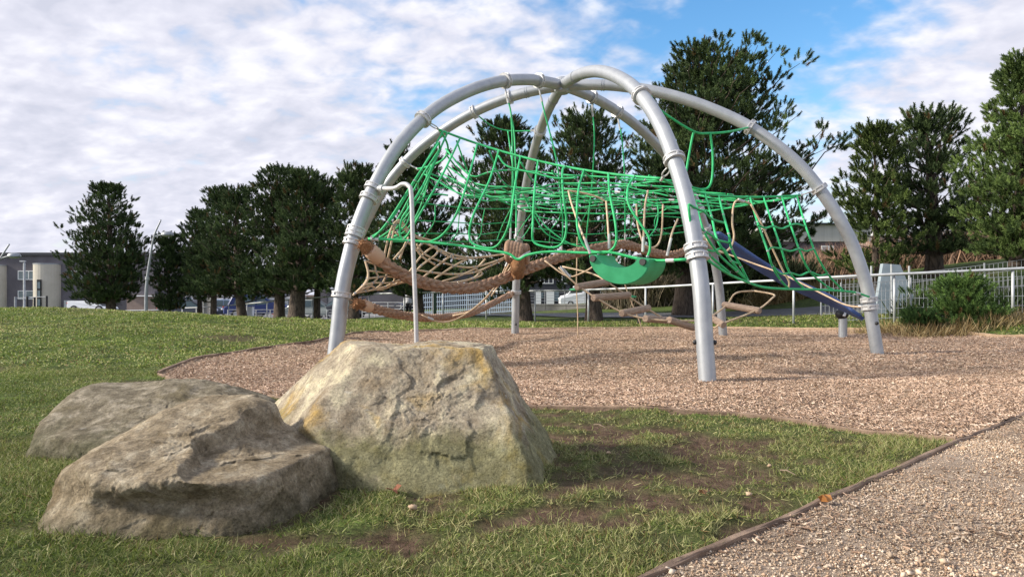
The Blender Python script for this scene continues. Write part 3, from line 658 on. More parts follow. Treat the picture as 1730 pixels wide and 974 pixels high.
# --- roof net: hexagonal hammock strung between all six legs
cor={'A':legpx('A',728,215)[0],'F':legpx('F',1130,272)[0],'E':legpx('E',1385,320)[0],'D':legpx('D',1183,352)[0],'C':legpx('C',880,350)[0],'B':legpx('B',695,280)[0]}
inn={}
cen=np.array([.7,10.9])
for k,c in cor.items():
    d=cen-c[:2]; d/=np.linalg.norm(d); q=c.copy(); q[:2]+=d*.26; q[2]-={'A':.10,'B':.14,'F':.17,'E':.09,'D':.10,'C':.10}[k]; inn[k]=q
order='AFEDCB'
rn=net('roof_net','large green rope net stretched like a hammock high across the whole climbing frame','climbing net',None,(cen[0],cen[1],2.4))
mbB=MB(); mbS=Rods()
edges={}
for i,k in enumerate(order):
    k2=order[(i+1)%6]; a,b=inn[k],inn[k2]; t=np.linspace(0,1,13)[:,None]; p=a*(1-t)+b*t; s=4*(t*(1-t)); dn=cen-(a[:2]+b[:2])/2; dn/=np.linalg.norm(dn)
    p[:,:2]+=dn*s*.30; p[:,2]-=(s*.07)[:,0]; edges[k+k2]=p; tube(mbB,smoothp(p,3),.0155,8)
for k in order: shackle(mbS,cor[k]+(inn[k]-cor[k])*.35,inn[k]-(inn[k]-cor[k])*.12)
mbB.build('border_rope',M['green'],rn,smooth=True)
poly=np.vstack([edges[order[i]+order[(i+1)%6]][:-1,:2] for i in range(6)]); bz=np.concatenate([edges[order[i]+order[(i+1)%6]][:-1,2] for i in range(6)])
def netz(p):
    d=((poly-p)**2).sum(1); w=1/(d**1.1+.02); zb=(w*bz).sum()/w.sum(); e=math.sqrt(d.min()); zt=2.36+.078*(p[1]-9)-.13*min(max((p[0]-1.8)/1.5,0),1); w_=min(1,(e/.45)**.7)*.96; return zb*(1-w_)+w_*zt
dirA=(inn['F']-inn['A'])[:2]; dirA/=np.linalg.norm(dirA); dirB=np.array([-dirA[1],dirA[0]])
mbM=MB(); mbK=Parts(); mbW=Rods(); rr=np.random.default_rng(3)
def clip_line(o,d):
    ts=[];n=len(poly)
    for i in range(n):
        a=poly[i];b=poly[(i+1)%n]; e=b-a; den=d[0]*e[1]-d[1]*e[0]
        if abs(den)<1e-9: continue
        t=((a-o)[0]*e[1]-(a-o)[1]*e[0])/den; u=((a-o)[0]*d[1]-(a-o)[1]*d[0])/den
        if 0<=u<1: ts.append(t)
    return (min(ts),max(ts)) if len(ts)>=2 else None
for (d,nrm,step) in ((dirA,dirB,.50),(dirB,dirA,.46)):
    offs=[(q-cen)@nrm for q in poly]; o=min(offs)+step*.8
    while o<max(offs)-.1:
        c=clip_line(cen+nrm*o,d)
        if c and c[1]-c[0]>.4:
            L=c[1]-c[0]; n=max(4,int(L/.35)); pts=[]
            for i in range(n+1):
                t=c[0]+L*i/n; q=cen+nrm*o+d*t; j=rr.normal(0,.022,3) if 0<i<n else np.zeros(3); pts.append([q[0]+j[0],q[1]+j[1],netz(q)+j[2]])
            rope(mbM,pts,.0125,3)
            for q in pts[1:-1:1]: 
                if rr.uniform()<.85: knots(mbK,q,.020)
            if rr.uniform()<.6:
                i=rr.integers(1,n-1); ferr(mbW,pts[i],pts[i+1],.5,.09,.021)
        o+=step
mbM.build('mesh_rope',M['green'],rn,smooth=True); mbK.build('cross_clamp',M['post'],rn); mbW.build('ferrule',M['alu'],rn); mbS.build('shackle',M['alu'],rn)
def snap(p,edge):
    e=smoothp(edges[edge],4); E_=np.stack([e[:,0]/e[:,1]*F,-(e[:,2]-CZ)/e[:,1]*F],1)
    for i in (0,-1):
        q=np.array([p[i][0]/p[i][1]*F,-(p[i][2]-CZ)/p[i][1]*F]); d=((E_-q)**2).sum(1); k=int(np.argmin(d))
        if d[k]<22**2:
            m=e[k]-p[i]; p[i]=e[k]; j=1 if i==0 else -2; p[j]=p[j]+m*.35
    return p
# --- front skirt net hanging from the front edge
def dA(px,py): return np.interp(px,[600,740,1000,1150,1180],[8.4,8.25,7.6,7.1,6.95])
sk=net('climbing_net','green rope curtain of tall hanging loops above the swing seat','climbing net',None,(-.2,7.8,1.9))
B=MB(); rope(B,PL([(622,403),(690,406),(770,414),(820,422),(858,428),(875,438),(893,430),(930,425),(990,427),(1030,426),(1075,436),(1110,440),(1160,438)],dA),.0155,5,8); B.build('border_rope',M['green'],sk,smooth=True)
Mh=MB(); K=Parts(); Wf=Rods()
loops=[[(770,247),(745,300),(715,352),(690,395),(682,404)],[(804,256),(792,300),(775,352),(752,392),(725,408),(690,406)],
 [(841,264),(825,312),(800,362),(793,395),(800,412),(830,419),(848,405),(862,370),(868,320),(876,272)],
 [(911,276),(904,320),(900,380),(901,407),(918,416),(940,417),(953,405),(957,375),(951,325),(949,290),(952,283)],
 [(988,287),(977,325),(975,380),(985,412),(1000,424),(1025,426),(1040,412),(1040,380),(1030,325),(1028,290)],
 [(1070,290),(1060,315),(1062,345),(1080,375),(1096,400),(1098,420),(1094,433)],
 [(742,240),(700,310),(668,360),(645,388),(628,400)],[(745,243),(712,318),(690,352),(678,372),(676,398),(690,408)]]
for i,l in enumerate(loops):
    p=snap(PL(l,dA),'AF'); rope(Mh,p,.0135,5,7); knots(K,p[-1]); knots(K,p[0])
rope(Mh,PL([(842,263),(858,281),(905,293),(940,301),(975,300)],dA),.012)
rope(Mh,PL([(757,330),(740,328),(720,332),(700,345),(688,376),(676,390)],lambda a,b:8.8),.011)
for l in loops[2:6]:
    p=PL(l,dA); ferr(Wf,p[2],p[3],.3,.06,.02)
a=PL([(622,403),(650,405)],dA); ferr(Wf,a[0],a[1],.4,.10,.026); a=PL([(1125,440),(1160,439)],dA); ferr(Wf,a[0],a[1],.2,.09,.026)
Mh.build('mesh_rope',M['green'],sk,smooth=True); K.build('cross_clamp',M['post'],sk); Wf.build('ferrule',M['alu'],sk)
# --- rear skirt net, behind
def patch(mb,rows,nu,nv,r,kn=None,seed=0,jt=.015,ends=True,uo=(0,1),vo=(0,1)):
    g=[smoothp(PL(rw),8) for rw in rows]; g=[resample(q,25) for q in g]; g=np.array(g)
    def at(u,v):
        cols=np.array([[np.interp(u,np.linspace(0,1,25),g[i][:,k]) for k in range(3)] for i in range(len(g))]); s=smoothp(cols,8) if len(g)>2 else smoothp([cols[0],cols[1]],8); t=np.linspace(0,1,len(s)); return np.array([np.interp(v,t,s[:,k]) for k in range(3)])
    rr=np.random.default_rng(seed)
    U=np.linspace(uo[0],uo[1],nu); V=np.linspace(vo[0],vo[1],nv); G=np.array([[at(u,v) for v in V] for u in U])
    G[1:-1,1:-1]+=rr.normal(0,jt,G[1:-1,1:-1].shape)
    for i in range(nu): rope(mb,G[i],r,3)
    for j in range(nv): rope(mb,G[:,j],r,3)
    if kn is not None:
        for i in range(nu):
            for j in range(nv): knots(kn,G[i,j],r*1.6)
    return G
bk=net('climbing_net','green rope net curtain hanging at the back of the frame, seen through the front loops','climbing net',None,(.5,13,1.9))
Bm=MB();K=Parts()
patch(Bm,[[(690,340,11.5),(800,352,13),(905,352,14.2)],[(680,385,11.6),(790,388,13),(880,385,14.6)],[(650,408,11.4),(780,408,13),(872,404,14.8)]],6,4,.011,K,1,.03)
patch(Bm,[[(905,345,14.2),(1000,352,14.2),(1100,348,13.9),(1180,352,13.8)],[(900,375,14.8),(980,385,14.6),(1080,380,14.3),(1150,375,14)],[(880,405,15.1),(980,412,14.8),(1060,402,14.5),(1130,395,14.2),(1185,388,13.9)]],7,4,.011,K,2,.03)
rope(Bm,PL([(905,360),(925,385),(960,410),(990,418),(1010,420)],(12.5,12)),.0135); rope(Bm,PL([(880,322),(905,368),(925,396),(965,413)],(12,12)),.0135)
rope(Bm,PL([(1095,402),(1108,384),(1112,360),(1110,340)],(12.5,12.8)),.013)
Bm.build('mesh_rope',M['green'],bk,smooth=True); K.build('cross_clamp',M['post'],bk)
# --- left side net between the two left legs
ln=net('climbing_net','green rope net sloping down steeply between the two left legs','climbing net',None,(-2.4,10,2)); Bm=MB();K=Parts()
patch(Bm,[[(742,240,8.7),(740,262,10),(722,290,11.7)],[(700,305,8.4),(712,325,10),(712,345,11.8)],[(655,375,8.3),(672,385,10),(690,395,12)],[(630,402,8.35),(648,402,10),(668,402,12)]],5,4,.013,K,4,.03)
Bm.build('mesh_rope',M['green'],ln,smooth=True); K.build('cross_clamp',M['post'],ln)
# --- right slanted net, between front and right legs
def dR(px,py): return np.interp(px,[1150,1180,1350,1480],[7.0,7.2,8.9,9.9])
rt=net('climbing_net','sloping green rope net with a gap in its middle, reaching the outermost right leg','climbing net',None,(3.4,8.6,1.7)); Bm=MB();K=Parts();Bo=MB();Wf=Rods()
rope(Bo,PL([(1180,425),(1200,442),(1230,462),(1262,476),(1290,485),(1330,488),(1380,489),(1440,493),(1468,501)],dR),.0155,5,8)
gl=[[(1170,326),(1178,352),(1190,392),(1215,430),(1245,458),(1263,474)],[(1191,333),(1203,370),(1212,405),(1235,440),(1262,474)],[(1212,338),(1222,368),(1231,395),(1236,420),(1252,450),(1266,478)],
    [(1265,344),(1280,382),(1297,424),(1305,450),(1318,472),(1332,487)],[(1292,344),(1306,382),(1320,420),(1334,460),(1358,487)],[(1319,342),(1334,380),(1350,420),(1368,458),(1395,482),(1408,489)],[(1346,338),(1358,375),(1375,420),(1398,462),(1426,492)],
    [(1163,345),(1168,385),(1180,410),(1200,432),(1232,460)]]
for l in gl:
    p=snap(PL(l,dR),'FE'); rope(Bm,p,.0135,5,7)
    for q in p[1:]: knots(K,q,.021)
for l in [[(1164,345),(1178,353),(1190,358),(1203,370),(1222,376)],[(1175,382),(1190,390),(1203,398),(1212,405),(1232,410)],[(1190,420),(1205,424),(1222,420),(1236,440),(1250,445)],
    [(1280,380),(1293,385),(1306,382),(1320,386),(1334,381),(1345,378),(1360,382)],[(1297,424),(1304,418),(1320,420),(1335,424),(1350,420),(1362,424),(1375,420)],[(1305,448),(1318,462),(1336,461),(1352,465),(1368,459),(1384,465),(1398,463)]]:
    rope(Bm,PL(l,dR),.0125,4)
a=PL([(1440,493),(1468,501)],dR); ferr(Wf,a[0],a[1],.3,.10,.026)
Bo.build('border_rope',M['green'],rt,smooth=True); Bm.build('mesh_rope',M['green'],rt,smooth=True); K.build('cross_clamp',M['post'],rt); Wf.build('ferrule',M['alu'],rt)
# --- small upper rope swags
def single(name,label,cat,pls,r,m,group=None,ends=None):
    p0=pls[0][0]; e=empty(name,tuple(p0),label,cat,group); mb=MB()
    for p in pls: rope(mb,p,r,6,7)
    mb.build('rope',m,e,smooth=True)
    for q,q2 in ((pls[0][0],pls[0][1]),(pls[0][-1],pls[0][-2])):
        d=(q2-q)/np.linalg.norm(q2-q); mb=MB(); rod(mb,q+d*.10,q+d*.19,.018,8); mb.build('ferrule',M['alu'],e)
    if ends:
        s=MB()
        for a,b in ends: shackle(s,a,b)
        s.build('shackle',M['alu'],e)
    return e
dU=lambda px,py: np.interp(px,[1080,1170,1270],[8.4,8.9,9.5])
fu=legpx('F',1076,165)[0]; eu=legpx('E',1270,217)[0]
single('rope_swag','green rope swag slung between the front and right arches, with two ropes dropping from it','rope',[[fu+[.12,.02,0],P(1110,182,8.6),P(1170,221,8.9),P(1200,225,9.1),P(1235,222,9.3),eu],PL([(1172,222),(1168,240),(1160,285),(1157,308),(1175,318),(1195,318),(1203,300),(1204,260),(1200,226)],dU)],.0155,M['green'])
bu=legpx('B',802,200)[0]; cu=legpx('C',913,222)[0]
single('rope_swag','thin green rope strung across the rear between two arches below the hub','rope',[[bu,P(830,212,13),P(860,221,13.2),cu],PL([(858,222),(862,250),(866,280),(868,310)],(12.8,12.2))],.013,M['green'])
# --- vertical suspension ropes
sus=[('A',(855,145),[(864,200),(866,300),(862,404)],(10.3,10.35),'green rope hanging from the left arch straight down to the big rope knot','knot'),
 ('B',(866,172),[(869,230),(872,320),(872,400)],(11.9,10.5),'second green rope beside it, hanging from the rear left arch to the rope knot','knot'),
 ('A',(910,139),[(920,190),(940,270),(947,330),(951,380),(948,432)],(11.0,11.2),'slanting green rope hanging from the clamp next to the hub on the left','s'),
 ('D',(1003,160),[(1004,230),(1001,300),(996,350),(991,395),(990,414)],(11.9,12.2),'green rope hanging from the rear right arch just right of the hub','s'),
 ('D',(1047,186),[(1050,230),(1055,290),(1056,350),(1056,408)],(12.5,12.7),'green rope hanging from the rear right arch to the hump of the thick rope','s')]
for k,c,l,Dd,lab,_ in sus:
    p0,d=legpx(k,*c); p0=p0-np.array([0,0,PRAD*1.3]); Dd=(p0[1],Dd[1]); pts=PL(l,Dd); 
    e=empty('suspension_rope',tuple(p0),lab,'rope','ropes hanging from the arches'); mb=MB(); s=pts[0]; a=p0+(s-p0)*.0; b=p0+(s-p0)/np.linalg.norm(s-p0)*.16
    rope(mb,[b]+pts,.0125,6,7); mb.build('rope',M['green'],e,smooth=True)
    sh=MB(); shackle(sh,a,b); sh.build('shackle',M['alu'],e)
    f=MB(); d=pts[-2]-pts[-1]; d/=np.linalg.norm(d); rod(f,pts[-1],pts[-1]+d*.17,.0155,8); f.build('ferrule',M['alu'],e)
# --- thick braided ropes
def braid(name,label,pts,R,ends=(1,1),loc=None,pitch=.62,grp='thick brown ropes'):
    p=smoothp(pts,10); L=np.concatenate([[0],np.cumsum(np.linalg.norm(np.diff(p,axis=0),axis=1))]); n=int(L[-1]/.018)+2; p=resample(p,n); s=np.linspace(0,L[-1],n)
    t,u,w=pframes(p); e=empty(name,tuple(p[0]),label,'thick rope',grp); mb=MB()
    # plaited strands: slanting lobes in six columns round the rope
    s=np.linspace(0,L[-1],max(n,int(L[-1]/.008))); p2=resample(p,len(s)); t2,u2,w2=pframes(p2); sd=60; th=np.arange(sd)/sd*2*PI
    S_,T_=np.meshgrid(s,th,indexing='ij'); tt=(T_+S_*2.1)/(2*PI)*6; colm=np.floor(tt); v=tt-colm; sgn=np.where(colm%2==0,1,-1)
    lobe=np.abs(np.sin(PI*(S_/.125+sgn*(v-.5)*.62+.5*(colm%2))))**.55*(1-np.abs(2*v-1)**3.5)**.5
    rad_=R*(.62+.46*lobe)+.0015*np.sin(S_*900+T_*20)
    V=p2[:,None,:]+(np.cos(th)[None,:,None]*u2[:,None,:]+np.sin(th)[None,:,None]*w2[:,None,:])*rad_[...,None]
    I=np.arange(len(s)*sd).reshape(len(s),sd); J=np.roll(I,-1,axis=1); fq=np.stack([I[:-1],J[:-1],J[1:],I[1:]],-1).reshape(-1)
    big('braid',V.reshape(-1,3),fq,np.full(len(fq)//4,4),M['brown'],e,smooth=True)
    for on,i,dr in ((ends[0],0,1),(ends[1],-1,-1)):
        if not on: continue
        q=p[i]; d=t[i]*dr; mb=MB(); tube(mb,[q+d*.02,q+d*.05,q+d*.20,q+d*.22],[R*1.05,R*1.20,R*1.16,R*1.06],16); mb.build('sleeve',M['leather'],e,smooth=True)
        mb=MB(); r2=np.random.default_rng(4)
        tube(mb,[q-d*.13,q-d*.10,q-d*.04,q+d*.03],[R*.4,R*.75,R*.95,R*.85],14)
        mb.v[-1]+=r2.normal(0,.008,mb.v[-1].shape)
        for _ in range(160):
            a=r2.normal(0,1,3); a/=np.linalg.norm(a); o=q-d*r2.uniform(0,.12)+a*R*.7; rod(mb,o,o+a*.035+r2.normal(0,.015,3),.003,4)
        mb.build('frayed_end',M['fray'],e)
    return e
Acl=legpx('A',603,412)[0]; Alo=legpx('A',590,500)[0]; Dcl=legpx('D',1192,395)[0]
braid('thick_rope','thickest brown braided rope, sagging below the green loops and passing the knot',[P(622,420,8.3),P(660,452,8.55),P(705,474,8.9),P(760,486,9.3),P(810,484,9.7),P(850,470,10.0),P(880,458,10.2),P(930,440,10.7),P(985,424,11.2),P(1040,414,11.8),P(1062,414,12.3),P(1100,426,13.0),P(1140,430,13.5),P(1180,412,14.0)],.080,(1,1))
braid('thick_rope','thinner brown braided rope hanging lowest, with nothing but grass below it',[P(610,514,8.3),P(650,526,8.9),P(700,535,9.8),P(750,536,11),P(800,527,12.6),P(840,508,14.2),P(862,497,15.4)],.060,(1,1))
# knot
kn=empty('rope_knot',tuple(P(870,435,10.2)),'big fibrous brown rope knot wrapped round the thick rope beside the rear leg','rope knot'); mb=MB()
c=P(872,440,10.05); 
for k in range(5):
    o=c+np.array([-.10+.045*k,0,.13-.012*k]); a=np.linspace(0,2*PI,19); pts=[o+np.array([.03*math.cos(q),.16*math.cos(q)-.02,.13*math.sin(q)]) for q in a]; tube(mb,pts,.05,8,False)
for k in range(4):
    o=c+np.array([.05+.035*k,.05,.10]); a=np.linspace(0,2*PI,17); pts=[o+np.array([.02*math.cos(q),.15*math.cos(q),.12*math.sin(q)]) for q in a]; tube(mb,pts,.04,8,False)
mb.build('coil',M['brown'],kn,smooth=True)
mb=MB(); a=[c+np.array([.03,-.07,.12]),c+np.array([.03,-.12,.0]),c+np.array([.02,-.11,-.12]),c+np.array([.03,-.03,-.25])]; tube(mb,smoothp(a,5),[.085]*4+[.10]*4+[.10]*4+[.09]*3+[.05],14,True); 
r2=np.random.default_rng(2); mb.v[-1]+=r2.normal(0,.010,mb.v[-1].shape)
mb.build('binding',M['fray'],kn,smooth=True)
mb=MB(); tube(mb,smoothp([c+np.array([-.20,-.10,.10]),c+np.array([-.03,-.24,.03]),c+np.array([.04,-.25,.02]),c+np.array([.12,-.2,.08]),c+np.array([.2,-.05,.13])],6),.014,8); mb.build('steel_link',M['alu'],kn,smooth=True)
# --- beige hammock net, left
hn=net('hammock_net','beige rope net slung between the thick rope and the green net at the left','rope net',None,(-1.5,9,1.3)); Bm=MB();K=Parts();Bo=MB()
def dH(px,py): return np.interp(px,[600,870],[8.4,10.1])
for l in [[(655,437),(662,405),(668,380),(676,372),(690,388),(705,400)],[(672,372),(688,392),(700,398),(735,408)],[(648,440),(655,405),(664,380),(672,372)],
  [(700,398),(720,410),(740,420),(765,430),(800,435),(862,428)],[(704,412),(716,428),(740,440),(770,449),(800,451),(840,440),(862,430)],[(704,424),(712,412),(722,412),(745,425),(760,434)],
  [(700,455),(730,460),(765,463),(800,460),(830,448),(858,434)],[(675,437),(690,405),(712,432),(735,447)],[(665,438),(684,415),(690,400)],[(684,470),(712,432),(735,416),(738,428),(712,448),(695,468)],
  [(715,468),(740,448),(762,432),(768,436),(790,437)],[(735,470),(765,450),(790,437),(800,436)],[(748,475),(775,466),(805,452),(820,437)],[(668,392),(700,418),(712,432)],[(775,478),(800,470),(815,462),(800,452)],
  [(690,462),(720,470),(760,477),(798,470),(812,458)]]:
    p=PL(l,dH); rope(Bm,p,.0135,5,7); 
    for q in p[1:-1]: knots(K,q,.0195)
Bm.build('mesh_rope',M['beige'],hn,smooth=True); K.build('cross_clamp',M['post'],hn)
tn=net('corner_net','small beige rope net stretched tight between the two thick ropes beside the front left leg','rope net',None,(-1.9,8.4,1.1)); Bm=MB();K=Parts()
G=patch(Bm,[[(617,440,8.3),(650,452,8.6),(700,466,9.2)],[(622,462,8.3),(652,462,8.6),(700,468,9.2)],[(616,478,8.3),(655,472,8.6),(700,470,9.2)],[(600,495,8.2),(640,487,8.6),(700,472,9.2)]],7,5,.0125,K,5,.012)
rope(Bm,PL([(596,499),(618,478),(622,462),(617,440)],(8.2,8.3)),.014); rope(Bm,PL([(598,496),(625,483),(638,489),(655,485),(672,475),(705,476)],(8.2,9.2)),.014)
Bm.build('mesh_rope',M['beige'],tn,smooth=True); K.build('cross_clamp',M['post'],tn)
# rope running along the low thick rope up to the knot
single('beige_rope','doubled beige rope curving up from the low thick rope to the knot','rope',[PL([(712,532),(740,543),(765,541),(790,528),(815,508),(838,482),(852,455),(862,432)],(9.9,10.4)),PL([(765,533),(795,525),(820,505),(840,478),(855,455),(868,432)],(11,10.4)),PL([(830,500),(850,470),(865,448),(875,432)],(10.6,10.4))],.012,M['beige'])
# --- swing seat
A0=P(1058,452,7.35)
def seat():
    e=empty('swing_seat',tuple(A0),'curved green rubber swing seat hanging from ropes in the middle of the frame','swing seat')
    # crescent cross-section in the picture-facing plane, extruded away to the back right
    n=22; outer=[];inner=[]
    for i in range(n+1):
        t=i/n; a=PI*(1+t)  # left tip -> bottom -> right tip
        outer.append((math.cos(a)*.33+.01,math.sin(a)*.29+.0)); 
        inner.append((math.cos(a)*.225-.015,math.sin(a)*.125+.012))
    prof=[(x,z) for x,z in outer]+[(x,z) for x,z in inner[::-1]]
    prof=np.array(prof); ex=np.array([.95,-.28,-.08]); dp=np.array([.60,.75,.0])*.40; c=P(1044,434,7.25)
    secs=[]
    for s,k in ((0,.96),(.03,1),(.97,1),(1,.96)):
        m_=prof.mean(0); q=(prof-m_)*k+m_; secs.append(np.array([c+ex*a+np.array([0,0,1])*b+dp*s for a,b in q]))
    mb=MB(); m=len(prof); V=np.concatenate(secs); f=[]
    for i in range(3):
        for k in range(m):
            k2=(k+1)%m; f.append((i*m+k,(i+1)*m+k,(i+1)*m+k2,i*m+k2))
    for b0,fl in ((0,0),(3*m,1)):
        for k in range(n):
            q=(b0+k,b0+k+1,b0+m-2-k,b0+m-1-k); f.append(q if not fl else q[::-1])
    mb.add(V,f); mb.build('shell',M['seat'],e,smooth=False)
    for x in (-.27,.265):
        q=c+ex*x+np.array([0,0,-.035])-dp*.015; mb=MB(); tube(mb,[q-dp*.03,q+dp*.05],.036,14); mb.build('hole_disc',M['black'],e)  # solid black disc painted in for the darkness inside each seat hole
    for s in (.25,.75):
        q=c+ex*-.15+dp*s+np.array([0,0,-.13]); 
        mb=MB(); ball(mb,q,.014,8,6); mb.build('bolt',M['black'],e)
    mb=MB()
    for l,Dd in (([(960,322),(966,345),(980,385),(995,422)],(8.6,7.4)),([(1024,340),(1027,380),(1029,418)],(8.6,7.7)),([(1095,322),(1090,345),(1088,380),(1086,425)],(8.4,7.35)),([(1145,370),(1135,395),(1127,430)],(8.2,7.6)),
        ([(960,322),(985,326),(1010,333),(1022,340)],(8.6,8.6)),([(1075,345),(1077,378),(1085,408)],(9,8.6)),([(1120,345),(1118,390),(1112,412),(1100,418),(1085,412)],(9,8.6))):
        rope(mb,PL(l,Dd),.012,5,7)
    mb.build('hanger_rope',M['beige'],e,smooth=True)
    mb=Rods()
    for a,b,D in (((988,403),(997,428),7.4),((1029,395),(1029,420),7.7),((1087,400),(1086,425),7.35),((1134,402),(1127,432),7.6)):
        m=MB(); rod(m,P(*a,D),P(*b,D),.0155,8); mb.m.append(m)
    mb.build('ferrule',M['alu'],e)
seat()
# --- log rung bridge
rb=empty('rung_bridge',tuple(P(1080,520,9)),'swaying bridge of round wooden rungs on two beige ropes, low under the frame','rung bridge')
rungs=[((974,485),9.0,(1030,475),9.5),((1002,503),8.9,(1063,498),9.5),((1050,529),8.85,(1096,520),9.5),((1090,538),8.8,(1133,541),9.4),((1130,540),8.8,(1172,553),9.3),((1196,533),9.5,(1223,549),9.1),((1222,514),9.9,(1284,525),9.4)]
ends=[]
for a,Da,b,Db in rungs:
    p,q=P(*a,Da),P(*b,Db); d=(q-p)/np.linalg.norm(q-p); mb=MB(); tube(mb,[p,p+d*.012,q-d*.012,q],[.040,.048,.048,.040],14); ob=mb.build('rung',M['log'],rb,smooth=False); ends.append((p+d*.06,q-d*.06))
mb=MB(); up=np.array([0,0,.0]); rope(mb,[P(944,452,9.2),P(958,466,9.1)]+[e[0] for e in ends[:5]]+[P(1180,541,9.3)]+[ends[5][0],ends[6][0],P(1243,495,9.9),P(1274,491,10)],.0125,6,7)
rope(mb,[P(950,450,9.8),P(1000,462,9.6)]+[e[1] for e in ends[:5]]+[P(1205,553,9.25),ends[5][1],ends[6][1],P(1304,504,9.6),P(1306,497,9.8),P(1274,491,10)],.0125,6,7)
rope(mb,PL([(920,440),(958,466),(985,460),(1010,445)],(9.8,9.5)),.0125)
mb.build('side_rope',M['beige'],rb,smooth=True)
mb=MB(); shackle(mb,P(947,450,9.2),P(958,462,9.15)); mb.build('shackle',M['alu'],rb)
# --- stepping discs on vertical ropes
for (tx,ty,bx,by,D,dx,dy,lab) in ((975,400,976,567,13.9,974,489,'upright beige rope with a small green disc, anchored in the chips below the knot-side rungs'),(1042,440,1093,577,13.0,1063,501,'slanting beige rope with a small green disc, anchored below the swing seat')):
    e=empty('step_rope',tuple(P(bx,by,D)),lab,'step rope'); mb=MB(); rope(mb,PL([(tx,ty),((tx+dx)/2,(ty+dy)/2),(dx,dy),((dx+bx)/2+1,(dy+by)/2),(bx,by+4)],(D-.3,D)),.012,5,7); mb.build('rope',M['beige'],e,smooth=True)
    c=P(dx,dy,D-.1); mb=MB(); tube(mb,[c+[0,0,-.03],c+[0,0,-.012],c+[0,0,.012],c+[0,0,.03]],[.05,.135,.14,.05],16); mb.build('disc',M['seat'],e,smooth=True)
    c=P(dx+(bx-dx)*.55,dy+(by-dy)*.55,D); mb=MB(); rod(mb,c-[0,0,.03],c+[0,0,.03],.035,10); mb.build('stopper',M['black'],e)
# --- sliding pole
e=empty('sliding_pole',tuple(P(704,622,8.1)),'slim bent steel sliding pole clamped to the front left leg','pole'); mb=MB()
a0=legpx('A',640,322)[0]; tube(mb,smoothp([a0,P(665,318,8.3),P(680,311,8.2),P(690,314,8.15),P(695,330,8.12),P(698,420,8.1),P(702,520,8.1),P(705,626,8.1)],8),.027,12); mb.build('tube',M['alu'],e,smooth=True); mb=MB(); ring(mb,a0+(P(665,318,8.3)-a0)*.45,P(665,318,8.3)-a0,.045,.07,sides=14); mb.build('bracket',M['alu'],e)
# --- beige edge ropes on the right
single('beige_rope','beige rope running down to the right leg alongside the blue belt','rope',[[legpx('D',1190,385)[0],P(1200,415,13),P(1260,440,12.2),P(1320,462,11.5),P(1385,494,10.8),P(1430,515,10.3),legpx('E',1474,521)[0]]],.014,M['beige'])
single('beige_rope','beige rope loop hanging down through the gap in the right net','rope',[PL([(1268,344),(1250,338),(1240,345),(1237,375),(1240,400),(1232,420),(1215,425),(1180,395),(1160,365)],(8.6,8.2)),PL([(1268,344),(1285,375),(1303,415),(1322,455),(1333,475),(1332,487)],(8.7,8.9))],.0125,M['beige'])
# --- blue belt on a post
e=empty('belt_ramp',tuple(P(1424,572,13.8)),'sagging dark blue rubber belt ramp resting on a short steel post at the right','belt ramp')
pts=smoothp([P(1208,396,13.9),P(1230,412,13.85),P(1290,452,13.75),P(1350,484,13.6),P(1405,508,13.4),P(1435,524,13.2),P(1456,536,13.0)],8); t,u,w_=pframes(pts); secs=[]
n=len(pts)
for i in range(n):
    f_=i/(n-1); wd=.40*min(1,.35+math.sin(min(f_,.08)/.08*PI/2)*.65,.35+math.sin(min(1-f_,.08)/.08*PI/2)*.65); side=np.cross(t[i],[0,0,1]); side/=np.linalg.norm(side); side=side*.80+np.array([0,0,1])*.42; side/=np.linalg.norm(side); nn=np.cross(side,t[i]); 
    hw=wd/2; th=.035
    secs.append([pts[i]+side*hw*a+nn*th*b for a,b in ((-1,-.3),(-.9,-1),(0,-.8),(.9,-1),(1,-.3),(1,.4),(.9,1),(.4,.75),(0,.72),(-.4,.75),(-.9,1),(-1,.4))])
mb=MB(); loft(mb,secs); mb.build('belt',M['blue'],e,smooth=False)
mb=MB()
for i in range(4,n-6,1):
    for k in range(2):
        q=pts[i]+(pts[i+1]-pts[i])*k/2; side=np.cross(t[i],[0,0,1]); side/=np.linalg.norm(side); side=side*.80+np.array([0,0,1])*.42; side/=np.linalg.norm(side); nn=np.cross(side,t[i])
        s_=-1 if side[2]>0 else 1
        box(mb,q+side*.20*s_-nn*.0,(.022,.03,.03),M=np.array([t[i],side,nn]))
mb.build('tooth_edge',M['black'],e)
pb=P(1424,572,13.8); mb=MB(); rod(mb,pb-[0,0,.1],pb+[0,0,.42],.082,16); mb.build('post',M['galv'],e,smooth=False)
mb=MB(); ball(mb,pb+[-.02,0,.50],.125,18,12,(1,1,.9)); mb.build('pivot_ball',M['black'],e,smooth=True)
mb=MB(); rod(mb,pb+[-.04,-.13,.46],pb+[.06,-.06,.68],.028,8); mb.build('bracket',M['alu'],e)
